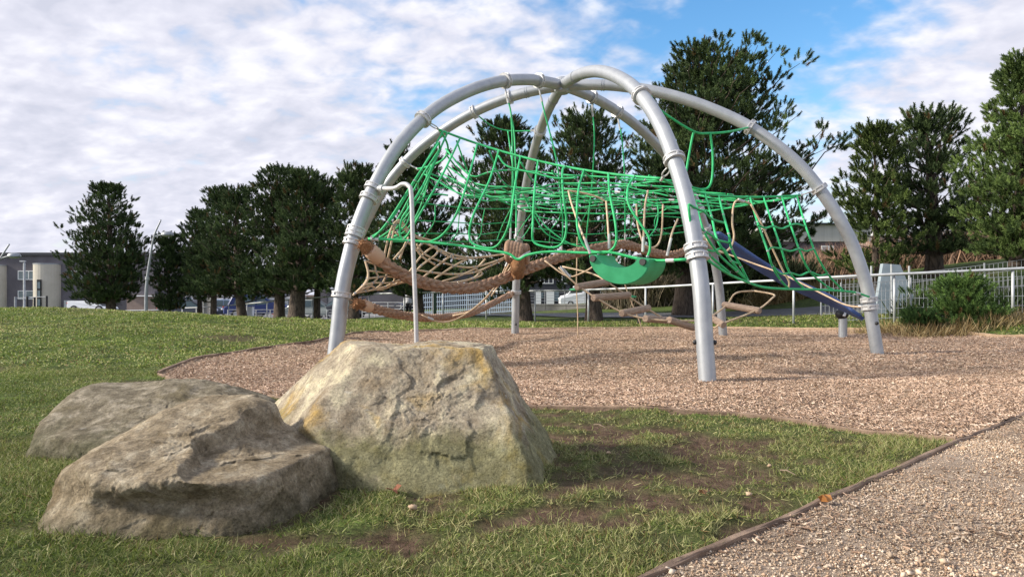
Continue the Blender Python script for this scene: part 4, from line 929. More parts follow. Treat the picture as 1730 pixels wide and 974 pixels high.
# ------------------------------------------------------------ pines
def tuft_tpl(seed,n=30,wd=.048,Lk=.27,core=.085):
    """a pine shoot: a slim core clothed in short forward-pointing needles"""
    r=np.random.default_rng(seed); V=[];f=[]
    for k in range(3):
        a=PI*k/3; s=np.array([math.cos(a),math.sin(a),0])*core; q=len(V); V+=[np.array([0,0,-.05]),s+[0,0,.35],np.array([0,0,.66]),-s+[0,0,.35]]; f.append((q,q+1,q+2,q+3))
    for i in range(n):
        t=i/(n-1); az=i*2.4+r.uniform(-.3,.3); an=R_(r.uniform(42,66))*(1-.6*max(0,t-.6)/.4); L=Lk*r.uniform(.8,1.15)*(1-.25*t)
        b=np.array([0,0,t*.56]); d=np.array([math.sin(an)*math.cos(az),math.sin(an)*math.sin(az),math.cos(an)]); s=np.cross(d,r.normal(0,1,3)); s/=np.linalg.norm(s); q=len(V)
        V+= [b-s*wd*.3,b+d*L*.6+s*wd*.5,b+d*L,b+d*L*.6-s*wd*.5]; f.append((q,q+1,q+2,q+3))
    return np.array(V),f
TUFT=tuft_tpl(1)
TUFTN=tuft_tpl(2,44,.028,.24,.05)
def pine(name,label,px,D,ytop,ybase,prof,seed,tr=.2,lean=0,zb=None,size=.42,group=None,dens=1.0,tint=(1,1,1),near=False,spire=0,pxtop=None,trunkvis=True,rng_dn=.0,cat='pine tree',bare=0,depthk=1.0):
    """prof: list of (py, left_px, right_px) silhouette distances from px on both sides"""
    size=size if near else size*.86
    r=np.random.default_rng(seed); x0=(px-865)/F*D; zb=float(Z0(x0,D)) if zb is None else zb; s=D/F
    ztop=CZ+(HZ-ytop)*s; pxtop=px if pxtop is None else pxtop; xt=(pxtop-865)*s
    base=np.array([x0,D,zb-.15]); e=empty(name,(x0,D,zb),label,cat,group)
    pr=sorted([(CZ+(HZ-y)*s,(l)*s,(rr)*s) for y,l,rr in prof]); pz=[a[0] for a in pr]; plx=[a[1] for a in pr]; prx=[a[2] for a in pr]
    H=ztop-zb
    def axis_(z):
        t=np.clip((z-zb)/H,0,1); return np.array([x0+(xt-x0)*t**1.3+lean*math.sin(t*PI)*.3,D+.15*math.sin(t*3+seed),z])
    tp=[axis_(zb-.15+(H+.1)*t) for t in np.linspace(0,.97,12)]; trr=[tr*(1.25 if i==0 else 1)*(1-.9*(i/11)) for i in range(12)]
    mb=MB(); tube(mb,smoothp(tp,3),np.interp(np.linspace(0,11,34),range(12),trr),10)
    pos=[];dr=[];sc=[];br=MB()
    z=pz[0]; dz=size*(.42 if near else 1)
    zz_=[]
    while z<ztop-.15: zz_.append(z); z+=dz*r.uniform(.75,1.25)*(.75 if z>ztop-1.2 else 1)
    for z in zz_:
        wl=np.interp(z,pz,plx); wr=np.interp(z,pz,prx); nb=int(r.integers(5,9)*dens+.5); a0=r.uniform(0,6.28); tt=(z-pz[0])/(ztop-pz[0])
        for k in range(nb):
            az=a0+k*2*PI/nb+r.uniform(-.3,.3); ca,sa=math.cos(az),math.sin(az); W_=(wr if ca>0 else wl)*(1+.20*math.sin(z*1.9+seed*1.7+az*1.5)+.10*math.sin(z*4.3+az*3+seed)); Wd=(wl+wr)/2*depthk
            Lb=math.sqrt((W_*ca)**2+(Wd*sa)**2)*r.choice([1,.93,.8,.6,1.06],p=[.30,.28,.18,.14,.10])
            if Lb<.25: Lb=.25
            rise=R_(8+46*tt+r.uniform(-8,10)); o=axis_(z-Lb*.12-.8*(math.sin(rise)*Lb*.6+.3*Lb*(.5+.6*tt))); m=7; pts=[]
            for i in range(m+1):
                q=i/m; rz=math.sin(rise)*q*Lb*.6+ .30*Lb*q*q*(.5+.6*tt); pts.append(o+np.array([ca*q*Lb,sa*q*Lb,rz])+r.normal(0,.025*Lb*q,3))
            pts=np.array(pts)
            if Lb>.7: tube(br,pts,np.linspace(.018+.008*Lb,.006,m+1)*(1.0+.4*(tr>.25)),5,False)
            # rounded pads of upturned shoots along the outer part of the limb
            npad=max(2,int(round(Lb/(.52*size/.42)))); pr_=size*r.uniform(.8,1.3)
            for j in range(npad):
                q=1-(j+r.uniform(0,.45))/(npad+.35); q=min(max(q,.12),1); i=min(int(q*m),m-1); p=pts[i]+(pts[i+1]-pts[i])*(q*m-i)
                if j: p=p+np.array([-sa,ca,0])*r.normal(0,.30*Lb*(1-q)+.16)+np.array([0,0,r.normal(0,.10)])
                R0=pr_*r.uniform(.75,1.3)*(1.0 if j else .85); nt_=max(5,int(10*(R0/size)**2*r.uniform(.8,1.2)))
                out=np.array([ca,sa,0])
                for u_ in range(nt_):
                    v=r.normal(0,1,3); v[2]=abs(v[2])*.8-.22; v/=np.linalg.norm(v); pp=p+v*np.array([1,1,.62])*R0*r.uniform(.45,.85)
                    d2=v*.60+out*.35+np.array([0,0,r.uniform(.5,1.1)])+r.normal(0,.10,3); pos.append(pp); dr.append(d2); sc.append(size*r.uniform(.8,1.2))
    # leader shoots at the very top
    for k in range(4+spire):
        a=r.uniform(0,6.28); rad=0 if k==0 else r.uniform(.1,.4+.12*spire); hh=0 if k==0 else r.uniform(.1,.8); q=axis_(ztop-.6-size-hh)+np.array([math.cos(a)*rad,math.sin(a)*rad,0]); 
        for u_ in range(3): pos.append(q-np.array([0,0,.22*u_])); dr.append(np.array([0,0,1.])+r.normal(0,.12,3)); sc.append(size*(1.05-.05*u_))
    # stubs of dead lower branches
    for k in range(bare):
        z=zb+(pz[0]-zb)*r.uniform(.55,1.05); a=r.uniform(0,6.28); o=axis_(z); L=r.uniform(.6,1.6); rod(br,o,o+np.array([math.cos(a)*L,math.sin(a)*L,r.uniform(-.2,.3)]),.03,5,r2=.008)
    pos=np.array(pos);dr=np.array(dr);sc=np.array(sc); tpl=TUFTN if near else TUFT
    mb.build('trunk',M['bark'],e,smooth=True); br.build('limbs',M['bark'],e,smooth=True)
    N=len(pos); t=r.uniform(0,1,(N,1)); big_=.5+.5*np.sin(pos[:,:1]*1.7+seed)*np.cos(pos[:,2:]*1.3+seed*2)
    t=t**1.4; c=np.array([.030,.052,.022])*(1-t)+np.array([.115,.165,.062])*t; c=c*(.8+.45*big_)*np.array(tint)  # random lighter tufts: lit highlights painted into the needle colour
    k=r.uniform(0,1,N)<.03; c[k]=np.array([.16,.11,.05])
    o=scatter('crown',tpl[0],tpl[1],pos,frames(dr,r.uniform(0,6,N)),sc,M['needle'],e,colors=c)
    return e,N
G='pines along the car park edge'
TT=0
def T(*a,**k):
    global TT; e,n=pine('pine_tree',*a,**k); TT+=n; return e
T('broad lone pine standing by itself in front of the grey building, at the far left',185,40,310,524,[(500,42,30),(488,70,40),(470,78,52),(440,84,58),(410,78,54),(380,62,50),(345,36,34),(322,16,16)],1,tr=.32,size=.50,dens=1.15,bare=4)
T('small slim young pine just right of the curved lamp post',285,41,396,528,[(518,22,16),(500,26,22),(470,24,26),(440,18,20),(415,10,12)],2,tr=.10,size=.42)
T('leftmost pine of the long clump, with a sloping left side',338,42,352,530,[(490,40,40),(460,42,42),(420,32,40),(385,20,30),(365,8,12)],3,tr=.17,size=.5,group=G)
T('second pine from the left in the clump, behind the white kiosk',362,40,320,530,[(488,52,45),(450,50,50),(410,44,48),(370,26,36),(345,14,24)],4,tr=.2,size=.5,group=G,pxtop=372)
T('leaning pine of the clump with sunlit bark, above the white cabinets',413,36,318,530,[(490,55,52),(450,62,56),(410,56,54),(370,38,44),(340,20,26)],5,tr=.28,lean=-.8,size=.5,group=G,pxtop=398)
T('tallest pine of the clump left of the frame, with many upright shoots at its top',472,34,273,534,[(486,60,55),(450,66,60),(400,60,58),(350,52,50),(310,36,44),(290,14,26)],6,tr=.30,size=.5,group=G,spire=5,dens=1.1)
T('thick-trunked pine just right of the tallest one in the clump',499,32,286,534,[(478,50,60),(440,50,66),(400,46,60),(350,30,50),(310,20,34)],7,tr=.42,size=.5,group=G,pxtop=520,spire=3)
T('pine with a thin grey trunk near the right end of the clump',533,34,300,534,[(478,40,55),(440,45,56),(390,40,44),(340,22,34)],8,tr=.2,size=.5,group=G,pxtop=550)
T('pine at the right end of the clump, immediately left of the front left leg',597,31,281,536,[(482,62,50),(450,74,50),(400,70,50),(350,56,44),(310,30,34),(290,18,26)],9,tr=.25,size=.5,group=G,pxtop=606,spire=3)
G2='pines beyond the white rail behind the frame'
T('dark pine seen through the left part of the green net',709,29,250,534,[(478,74,70),(430,80,74),(380,76,74),(320,58,70),(275,28,46)],10,dens=1.25,tr=.22,size=.5,group=G2,pxtop=690)
T('pine whose pointed top rises between the left arches, trunk beside the rope knot',888,25,196,538,[(462,110,56),(420,138,60),(360,130,66),(300,104,70),(250,66,48),(215,34,20)],11,tr=.26,size=.46,group=G2,pxtop=850,spire=3)
T('pine framed under the hub, its trunk behind the swing seat',1003,24,180,543,[(455,86,84),(400,92,90),(340,92,90),(280,78,88),(230,58,70),(200,30,40)],12,tr=.30,size=.46,group=G2,pxtop=985,spire=4)
T('tallest pine of all, towering over the right side of the frame',1155,27,72,532,[(430,60,110),(400,70,190),(360,70,215),(300,72,220),(268,76,225),(240,80,232),(205,84,200),(175,82,160),(130,66,145),(90,28,108),(60,16,64)],13,tr=.40,size=.52,group=G2,pxtop=1193,spire=5,dens=1.6,tint=(1.05,1.05,1.0),bare=5)
T('lower spreading pine under the tallest one, with a leaning pale trunk',1207,30,300,532,[(480,30,50),(450,50,90),(420,60,150),(380,70,190),(340,60,120)],14,tr=.22,lean=-.4,size=.48,group=G2)
G3='pines on the bank at the right'
T('slender open pine on the right with its bare trunk showing',1480,23,212,542,[(448,70,85),(415,64,98),(385,48,60),(340,58,30),(300,50,30),(260,38,36),(232,14,20)],15,tr=.14,size=.48,group=G3,pxtop=1472,spire=2,tint=(1.15,1.1,.8),dens=.72)
T('dark many-topped pine with a thick leaning trunk, between the slender pine and the right edge',1577,27,180,470,[(408,80,92),(380,85,95),(330,80,90),(280,64,80),(240,44,66),(205,26,42)],16,tr=.36,size=.52,group=G3,pxtop=1560,spire=9,dens=1.0,zb=1.6,bare=5)
T('bright green bushy pine cut by the right edge of the picture',1712,21,80,440,[(415,62,110),(385,86,120),(340,82,130),(290,78,130),(240,62,120),(200,48,100),(150,30,60),(110,16,30)],17,tr=.2,size=.42,group=G3,pxtop=1740,spire=3,tint=(1.5,1.5,1.15),zb=1.9,dens=1.25)
e,n=pine('pine_shrub','low dense dark green pine bush growing in front of the mesh fence',1632,14.2,458,545,[(544,40,50),(522,44,52),(500,46,44),(484,34,22),(472,18,8)],18,tr=.05,size=.25,dens=.9,near=True,zb=float(Z0((1632-865)/F*14.2,14.2))-.14,tint=(1.25,1.45,1.0),cat='shrub',depthk=.6); TT+=n
e,n=pine('pine_shrub','little dark pine seedling in dry grass at the left foot of the bush',1562,14.0,514,546,[(544,22,28),(535,24,30),(525,16,20)],19,tr=.03,size=.13,dens=1.6,near=True,tint=(.6,.8,.6),cat='shrub',depthk=.6); TT+=n
print('tufts',TT)
# ------------------------------------------------------------ twig shrubs and dry grass
def brush(name,label,pts,n,h,colr,seed,w=.012,cat='bush',kind=None,group=None,spread=.35,curve=.3):
    r=np.random.default_rng(seed); pos=[];V=[];k=r.integers(0,len(pts),n); pts=np.array(pts)
    base=pts[k]+r.normal(0,1,(n,3))*np.array([spread,spread,0]); base[:,2]=Z0(base[:,0],base[:,1])-.05
    d=np.stack([r.normal(0,curve,n),r.normal(0,curve,n),np.ones(n)],1); L=h*r.uniform(.35,1.15,n)
    tv=np.array([(-1,0,0),(1,0,0),(.8,.0,.35),(-.8,.0,.35),(.6,.03,.7),(-.6,.03,.7),(0,.1,1)],float); tv[:,1]=[0,0,.03,.03,.12,.12,.25]
    tf=[(0,1,2,3),(3,2,4,5),(5,4,6)]
    c=np.array(colr)[r.integers(0,len(colr),n)]*r.uniform(.7,1.25,(n,1))
    o=scatter(name,tv,tf,base,frames(d,r.uniform(0,6,n)),np.stack([np.full(n,w),L,L],1),M['twig'],colors=c); tag(o,label,cat,group,kind); return o
def line3(a,b,n): t=np.linspace(0,1,n)[:,None]; return np.array(a)*(1-t)+np.array(b)*t
def px3(px,D): return np.array([(px-865)/F*D,D,0])
tan=[(.36,.27,.14),(.28,.19,.09),(.42,.34,.19),(.19,.15,.06)]
brn=[(.20,.125,.085),(.28,.18,.12),(.15,.10,.07)]; gry=[(.17,.14,.10),(.24,.20,.14),(.12,.11,.07)]
red=[(.30,.19,.13),(.38,.25,.17),(.24,.15,.11)]
brush('dry_grass','',list(line3(px3(1475,14.9),px3(1560,14.3),4))+list(line3(px3(1545,14.0),px3(1690,13.9),12))+list(line3(px3(1700,14.1),px3(1780,14.),4)),6500,.40,tan,1,w=.006,kind='stuff',spread=.20,curve=.8)
brush('dry_grass','',list(line3(px3(1285,30),px3(1400,30),6)),2500,.8,tan,2,w=.02,kind='stuff',spread=.4,curve=.7)
brush('bare_bush','leafless grey-brown bushes behind the swing seat, between two pine trunks',list(line3(px3(1055,40),px3(1180,40),9)),5200,3.0,gry,3,w=.022,spread=.7,curve=.4)
brush('bare_bush','tall reddish leafless shrub below the pale-clad house on the right',list(line3(px3(1345,36),px3(1450,36),8)),2600,2.0,red,4,w=.020,spread=.6,curve=.3)
brush('brown_thicket','wide brown leafless thicket covering the bank behind the right-hand pines',list(line3(px3(1470,36),px3(1800,34),20)),14000,1.7,brn,5,w=.024,spread=1.2,curve=.45)
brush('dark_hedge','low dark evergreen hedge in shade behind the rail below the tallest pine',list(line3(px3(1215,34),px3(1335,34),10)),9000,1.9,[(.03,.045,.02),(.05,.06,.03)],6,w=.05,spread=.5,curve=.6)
brush('dark_hedge','long dark ivy hedge running behind the mesh fence at the right edge',list(line3(px3(1590,17.5),px3(1800,17.),16)),9000,.75,[(.02,.035,.014),(.035,.05,.022)],7,w=.03,spread=.45,curve=.7)
# ------------------------------------------------------------ railings and fences
def railpt(px,py,D): return P(px,py,D)
rl=[(308,520,45),(370,517,41),(609,497,30.9),(970,490,23.4),(1245,477,18.9),(1425,467,16.8),(1640,457.5,15.6),(1760,451.5,15.2)]
RP=np.array([P(*q) for q in rl]); 
e=empty('handrail',tuple(RP[3]),'long pale galvanised handrail on upright posts crossing behind the frame','railing'); mb=MB(); tube(mb,smoothp(RP,4),.034,8); 
mb.build('rail',M['railm'],e,smooth=True)
s=np.concatenate([[0],np.cumsum(np.linalg.norm(np.diff(RP[:,:2],axis=0),axis=1))]); t=0
while t<s[-1]:
    q=np.array([np.interp(t,s,RP[:,i]) for i in range(3)]); g=float(Z0(q[0],q[1])); mb=MB(); rod(mb,[q[0],q[1],g-.1],q-[0,0,.01],.030,8); mb.build('post',M['railm'],e,smooth=True); t+=2.35
e=empty('handrail',tuple(P(245,524,46)),'short separate length of pale handrail just right of the lone pine','railing'); mb=MB(); a,b=P(212,524.5,46),P(277,523,46); rod(mb,a,b,.04,8); mb.build('rail',M['railm'],e)
for q in (a,(a+b)/2,b): mb=MB(); rod(mb,[q[0],q[1],q[2]-1.0],q,.035,8); mb.build('post',M['railm'],e)
def meshfence(name,label,A,B,h,zo,npan,m,dv=.10,hz=(.04,.28,.52,.76,1.0),rad=.006,dbl=False,postr=.03):
    e=empty(name,tuple((np.array(A)+np.array(B))/2),label,'fence')
    A=np.array(A,float);B=np.array(B,float)
    for k in range(npan+1):
        q=A+(B-A)*k/npan; g=float(Z0(q[0],q[1])); mb=MB(); rod(mb,[q[0],q[1],g-.1],[q[0],q[1],g+zo+h+.06],postr,8); mb.build('post',m,e)
    for k in range(npan):
        a=A+(B-A)*k/npan; b=A+(B-A)*(k+1)/npan; L=np.linalg.norm((b-a)[:2]); n=int(L/dv); mb=MB()
        ga=float(Z0(a[0],a[1]))+zo; gb=float(Z0(b[0],b[1]))+zo
        for i in range(1,n):
            f_=i/n; q=a*(1-f_)+b*f_; g=ga*(1-f_)+gb*f_; rod(mb,[q[0],q[1],g],[q[0],q[1],g+h],rad,4)
        for z in hz: rod(mb,[a[0],a[1],ga+h*z],[b[0],b[1],gb+h*z],rad*1.5,4)
        mb.build('mesh_panel',m,e)
    return e
meshfence('mesh_fence','grey welded mesh fence fixed below the handrail at the right',[8.18,16.92,0],[12.4,15.25,0],.92,.05,3,M['post'],dv=.085,rad=.0042,postr=.022)
meshfence('mesh_fence','second welded mesh fence further back, right of the blue belt',[9.9,21.8,0],[16.5,20.0,0],1.15,.0,3,M['post'],dv=.12,rad=.006,postr=.028)
meshfence('mesh_fence','tall pale blue mesh court fence in the distance right of the walking person',[*px3(712,46)[:2],0],[*px3(868,44)[:2],0],2.1,.1,4,mat('pale_blue_mesh',(.38,.48,.62),.5),dv=.14,hz=(.02,.15,.3,.45,.6,.75,.9,1),rad=.016)
def bars(name,label,A,B,zt,h,n,nb,m,pr=.03,r_=.02):
    e=empty(name,tuple((np.array(A)+np.array(B))/2),label,'railing'); A=np.array(A,float);B=np.array(B,float)
    for k in range(n+1):
        q=A+(B-A)*k/n; mb=MB(); rod(mb,[q[0],q[1],zt-h-.1],[q[0],q[1],zt],pr,6); mb.build('post',m,e)
    for i in range(nb):
        z=zt-h*i/nb; mb=MB(); rod(mb,[A[0],A[1],z],[B[0],B[1],z],r_,6); mb.build('rail',m,e)
    return e
# retaining wall with railing and the van behind
a=px3(790,46); b=px3(992,44); mb=MB(); L=b-a; ang=math.atan2(L[1],L[0])
for k in range(6):
    q=a+(b-a)*(k+.5)/6; box(mb,[q[0],q[1],-.35],(np.linalg.norm(L)/6-.02,.3,1.15),ang)
    box(mb,[q[0],q[1],.235],(np.linalg.norm(L)/6-.02,.36,.08),ang)
tag(mb.build('retaining_wall',mat('wall_concrete',(.22,.21,.20),.9,var=(.33,.32,.31),vscale=1.5,bump=.4,bscale=9)),'low grey concrete retaining wall under the railing in front of the white van','wall')
bars('metal_railing','grey multi-bar railing on top of the concrete wall in front of the white van',[a[0],a[1]+.1,0],[b[0]+2.5,b[1]+.1,0],1.2,.92,8,5,M['post'],.025,.012)
bars('metal_railing','multi-bar railing along the car park behind the pine clump',[*px3(385,47)[:2],0],[*px3(600,47)[:2],0],-.16,.8,9,4,M['railm'],.03,.02)
bars('metal_railing','multi-bar railing behind the thick ropes, left of the walking person',[*px3(612,47)[:2],0],[*px3(700,46)[:2],0],.35,1.1,4,5,M['railm'],.03,.02)
# ------------------------------------------------------------ lamp posts and poles
def lamp(label,base,pts,D,hx,hy,r0,side):
    b=P(*base,D); g=float(Z0(b[0],D)); e=empty('street_lamp',(b[0],D,g),label,'street lamp','curved street lamps'); p=smoothp([[b[0],D,g-.1]]+[list(P(x,y,D)) for x,y in pts],8); n=len(p); mb=MB(); tube(mb,p,np.linspace(r0,r0*.35,n),12); mb.build('mast',M['post'],e,smooth=True)
    mb=MB(); c=P(*pts[1],D); ring(mb,c,[.1,0,1],r0*1.15,.14); mb.build('collar',M['railm'],e)
    h=P(hx,hy,D); k=np.argmin(np.abs(p[:,2]-(h[2]-.12))); mb=MB(); tube(mb,smoothp([p[k],(p[k]+h)/2+[0,0,.05],h+[0,0,.0]],4),.045,8); mb.build('arm',M['post'],e,smooth=True)
    hd=empty; mb=MB(); prof=[(0,.20),(.12,.19),(.22,.17),(.29,.09),(.32,0),(.31,-.03)]; secs=[]
    a=np.linspace(0,2*PI,21)[:-1]
    for rr_,z in prof: secs.append(np.stack([h[0]+np.cos(a)*max(rr_,.01),h[1]+np.sin(a)*max(rr_,.01),np.full(20,h[2]+z)],1))
    loft(mb,secs); lh=mb.build('lamp_head',M['post'],e,smooth=True)
    mb=MB(); tube(mb,[h+[0,0,-.03],h+[0,0,-.07],h+[0,0,-.10]],[.26,.22,.10],16); mb.build('lens',M['railm'],lh,smooth=True)
lamp('tall leaning street lamp with a domed head, between the lone pine and the clump',(247,522),[(247,500),(249,470),(253,440),(260,400),(272,371)],36,283,397,.10,1)
lamp('street lamp at the far left edge, only its leaning tip and domed head in view',(-28,524),[(-26,500),(-20,480),(-10,455),(0,437),(16,412)],36,24,433,.10,1)
b=P(41,522,60); e=empty('light_column',(b[0],60,-.9),'thin white camera column with a short arm in front of the left building','pole'); mb=MB(); rod(mb,[b[0],60,-1],P(41,444,60),.09,8); mb.build('column',M['railm'],e); mb=MB(); box(mb,P(38.5,441,60),(.45,.2,.1)); rod(mb,P(41,446,60),P(41,440,60),.04,6); mb.build('camera_head',M['railm'],e)
e=empty('barrier',tuple(P(52,520,50)),'black posts joined by a thin crossbar on the grass crest at the far left','barrier')
for x,yt in ((26,501),(46,500),(58.5,502),(79,499.5)):
    mb=MB(); rod(mb,P(x,534,50),P(x,yt,50),.075,8); mb.build('post',M['black'] if x!=26 else M['post'],e)
mb=MB(); rod(mb,P(26,503,50),P(58,503,50),.03,6); rod(mb,P(46,502,50),P(79,501,50),.03,6); mb.build('crossbar',M['post'],e)
# ------------------------------------------------------------ buildings
BK=mat('dark_brick',(.10,.092,.108),.85,var=(.145,.134,.155),vscale=.5,bump=.5,bscale=6,bdist=.05)
BK2=mat('dark_cladding',(.028,.030,.042),.7,var=(.04,.042,.055),vscale=1,stretch=(1,1,9))
CR=mat('cream_render',(.45,.42,.36),.85,var=(.52,.49,.43),vscale=.8)
GYR=mat('pale_render',(.48,.47,.50),.85,var=(.56,.55,.57),vscale=.8)
RF=mat('dark_roofing',(.02,.022,.035),.5)
GL=mat('window_glass',(.10,.15,.18),.12,spec=.9,var=(.16,.22,.26),vscale=.4)
WH=mat('white_frame',(.75,.76,.78),.4)
BR=mat('red_brown_brick',(.17,.085,.062),.9,var=(.24,.13,.10),vscale=2)
TB=mat('tan_brick',(.22,.165,.14),.9,var=(.30,.235,.20),vscale=1)
def wbox(mb,x0,y0,x1,y1,D,dep,off=0):
    """a box whose front face spans two pixel corners at depth D"""
    a=P(x0,y0,D); b=P(x1,y1,D); box(mb,[(a[0]+b[0])/2,D+dep/2+off,(a[2]+b[2])/2],(abs(b[0]-a[0]),dep,abs(a[2]-b[2])))
def window(par,x0,y0,x1,y1,D,mull=(),fr=.09,pan=GL,fm=WH,sill=False):
    mb=MB(); s=F/D*fr*1.0
    wbox(mb,x0,y0,x1,y0+s,D,.12,-.10); wbox(mb,x0,y1-s,x1,y1,D,.12,-.10); wbox(mb,x0,y0+s,x0+s,y1-s,D,.12,-.10); wbox(mb,x1-s,y0+s,x1,y1-s,D,.12,-.10)
    for m in mull: wbox(mb,x0+(x1-x0)*m-s*.4,y0+s,x0+(x1-x0)*m+s*.4,y1-s,D,.11,-.098)
    w_=mb.build('window',fm,par); mb=MB(); wbox(mb,x0+s,y0+s,x1-s,y1-s,D,.04,-.045); mb.build('pane',pan,w_)
D=80
e=empty('grey_building',tuple(P(150,540,D)),'long dark grey brick two-storey building with curved cream stair towers at the left','building')
mb=MB(); wbox(mb,-120,430,325,552,D,14); mb.build('wall',BK,e); mb=MB(); wbox(mb,-122,426.6,327,431.5,D,14.6,-.3); mb.build('roof',RF,e)
for px0,px1,yt in ((59,103,447),(-33,11.5,449)):
    mb=MB(); a=P(px0,yt,D);b=P(px1,552,D); w_=b[0]-a[0]; cx=a[0]+w_*.5; n=14; sec=[]
    for i in range(n+1):
        an=PI*(1-i/n); sec.append((cx+math.cos(an)*w_/2,D-math.sin(an)*w_*.42))
    sec=[(a[0],D+1)]+sec+[(b[0],D+1)]
    loft(mb,[[(x,y,b[2]) for x,y in sec],[(x,y,a[2]) for x,y in sec]]); tw=mb.build('stair_tower',CR,e); mb=MB(); z=a[2]; loft(mb,[[(cx+(x-cx)*1.02,D+(y-D)*1.02,z+.01) for x,y in sec],[(cx+(x-cx)*1.02,D+(y-D)*1.02,z+.14) for x,y in sec]]); mb.build('coping',M['post'],tw)
    if px0>0:
        mb=MB(); xx=P(69,472,D-1.1); x2=P(69,520,D-1.1); 
        box(mb,[xx[0],D-w_*.40,(xx[2]+x2[2])/2],(.42,.5,xx[2]-x2[2])); sl_=mb.build('slot_window',M['black'],tw)
        for zz2 in (.2,.5,.8): 
            mb=MB(); box(mb,[xx[0]+.03,D-w_*.40-.26,x2[2]+(xx[2]-x2[2])*zz2],(.3,.03,.75)); mb.build('pane',GL,sl_)
window(e,31,457,58.5,472.5,D,(.66,)); window(e,31,490.5,58.5,505.5,D,(.5,))
window(e,213,456.5,233,464,D,(.5,)); window(e,120,457,140,471,D,(.5,)); window(e,150,490,178,505,D,(.5,))
mb=MB(); wbox(mb,186,452,196,552,D,.5,-.4); mb.build('cream_pier',CR,e); mb=MB(); wbox(mb,152,500,188,552,D,.5,-.42); mb.build('cream_panel',CR,e)
mb=MB(); wbox(mb,115,507,131,552,D,.8,-.75); dd=mb.build('door_box',M['railm'],e); mb=MB(); wbox(mb,118,509,128.5,552,D,.1,-.8); mb.build('door',GYR,dd)
D=72; e=empty('brick_annex',tuple(P(245,530,D)),'low brown brick annex with a white ledge behind the lamp post','building'); mb=MB(); wbox(mb,214,497,262,545,D,6); mb.build('wall',TB,e); mb=MB(); wbox(mb,212,498.5,262,500.5,D,.5,-.35); mb.build('ledge',WH,e); mb=MB(); wbox(mb,212,491,262,497,D,6.2,-.1); mb.build('fascia',BK,e)
# houses behind the pine clump
D=76; e=empty('rendered_house',tuple(P(385,545,D)),'pale rendered terrace glimpsed between the pine trunks, left of the parked cars','building'); mb=MB(); wbox(mb,296,470,330,552,D,7.5); mb.build('wall',BK,e)
mb=MB(); wbox(mb,331,486,398,552,D,8,); mb.build('rendered_wall',GYR,e); mb=MB(); wbox(mb,290,464,400,470,D,8.4,-.2); wbox(mb,330,470,400,486,D,8.1,-.05); mb.build('roof',BK2,e); window(e,313,500,326,512,D,()); 
for x in (374,392): mb=MB(); wbox(mb,x,486,x+2.2,552,D,.3,-.28); mb.build('downpipe',WH,e)
mb=MB(); wbox(mb,313,511.5,332,514.5,D,1.2,-1.1); mb.build('awning',mat('blue_awning',(.18,.36,.68),.6),e)
D=78; e=empty('bungalow',tuple(P(463,540,D)),'small pale bungalow with a low dark gabled roof seen between two trunks','building'); mb=MB(); wbox(mb,444,500,500,552,D,7); mb.build('wall',GYR,e)
mb=MB(); a,b,c_=P(442,500.5,D),P(482,500.5,D),P(460,491,D); loft(mb,[[(a[0],D-.4,a[2]),(b[0],D-.4,a[2]),(c_[0],D-.4,c_[2])],[(a[0],D+7.4,a[2]),(b[0],D+7.4,a[2]),(c_[0],D+7.4,c_[2])]]); mb.build('roof',RF,e); window(e,454,503,466,514,D,(.5,)); 
D=82; e=empty('brick_house',tuple(P(540,540,D)),'grey-brown brick house with a dark gable behind the right half of the clump','building'); mb=MB(); wbox(mb,505,498,553,552,D,7); mb.build('wall',TB,e); mb=MB(); wbox(mb,537,487,552,552,D-.6,6); mb.build('gable_wall',BK,e); window(e,512,506,526,514,D,(.5,)); mb=MB(); wbox(mb,553,501,600,552,D,6); mb.build('side_wall',GYR,e)
# dark terrace behind the van
D=86; e=empty('dark_terrace',tuple(P(960,540,D)),'dark clad terrace with white-framed windows above white panels, behind the white van','building')
mb=MB(); wbox(mb,600,455,1075,552,D,9); mb.build('wall',BK2,e); mb=MB(); wbox(mb,598,446,1077,455,D,9.4,-.2); mb.build('roof',mat('slate_roof',(.05,.052,.065),.7),e)
for x0,x1 in ((912,935),(942,965),(878,900),(1015,1035)): window(e,x0,462,x1,479,D,(.33,.66),pan=BK2)
for x0,x1 in ((905,914),(923,936),(960,975),(983,1000)): mb=MB(); wbox(mb,x0,491,x1,552,D,.15,-.16); mb.build('white_panel',WH,e)
for x0,x1,a_,b_ in ((912,918,494,503),(935,944,491,508)): mb=MB(); wbox(mb,x0,a_,x1,b_,D,.1,-.1); mb.build('ground_window',GL,e)
for x0,x1 in ((648,658),(664,676)): window(e,x0,499,x1,504,D,(),fm=M['black'])
mb=MB(); wbox(mb,600,494,684,552,D,.3,-.3); mb.build('grey_panel',BK,e)
D=66; e=empty('terrace_house',tuple(P(1130,540,D)),'dark house with one large white window and a red-brown brick end','building'); mb=MB(); wbox(mb,1078,440,1136,552,D,8); mb.build('wall',BK2,e); mb=MB(); wbox(mb,1136,438,1205,552,D,8); mb.build('brick_wall',BR,e); mb=MB(); wbox(mb,1076,430,1207,440,D,8.6,-.3); mb.build('roof',mat('grey_roof',(.07,.07,.08),.7),e); window(e,1096,452,1121,475,D,(.4,.75)); window(e,1143,447,1151,463,D,())
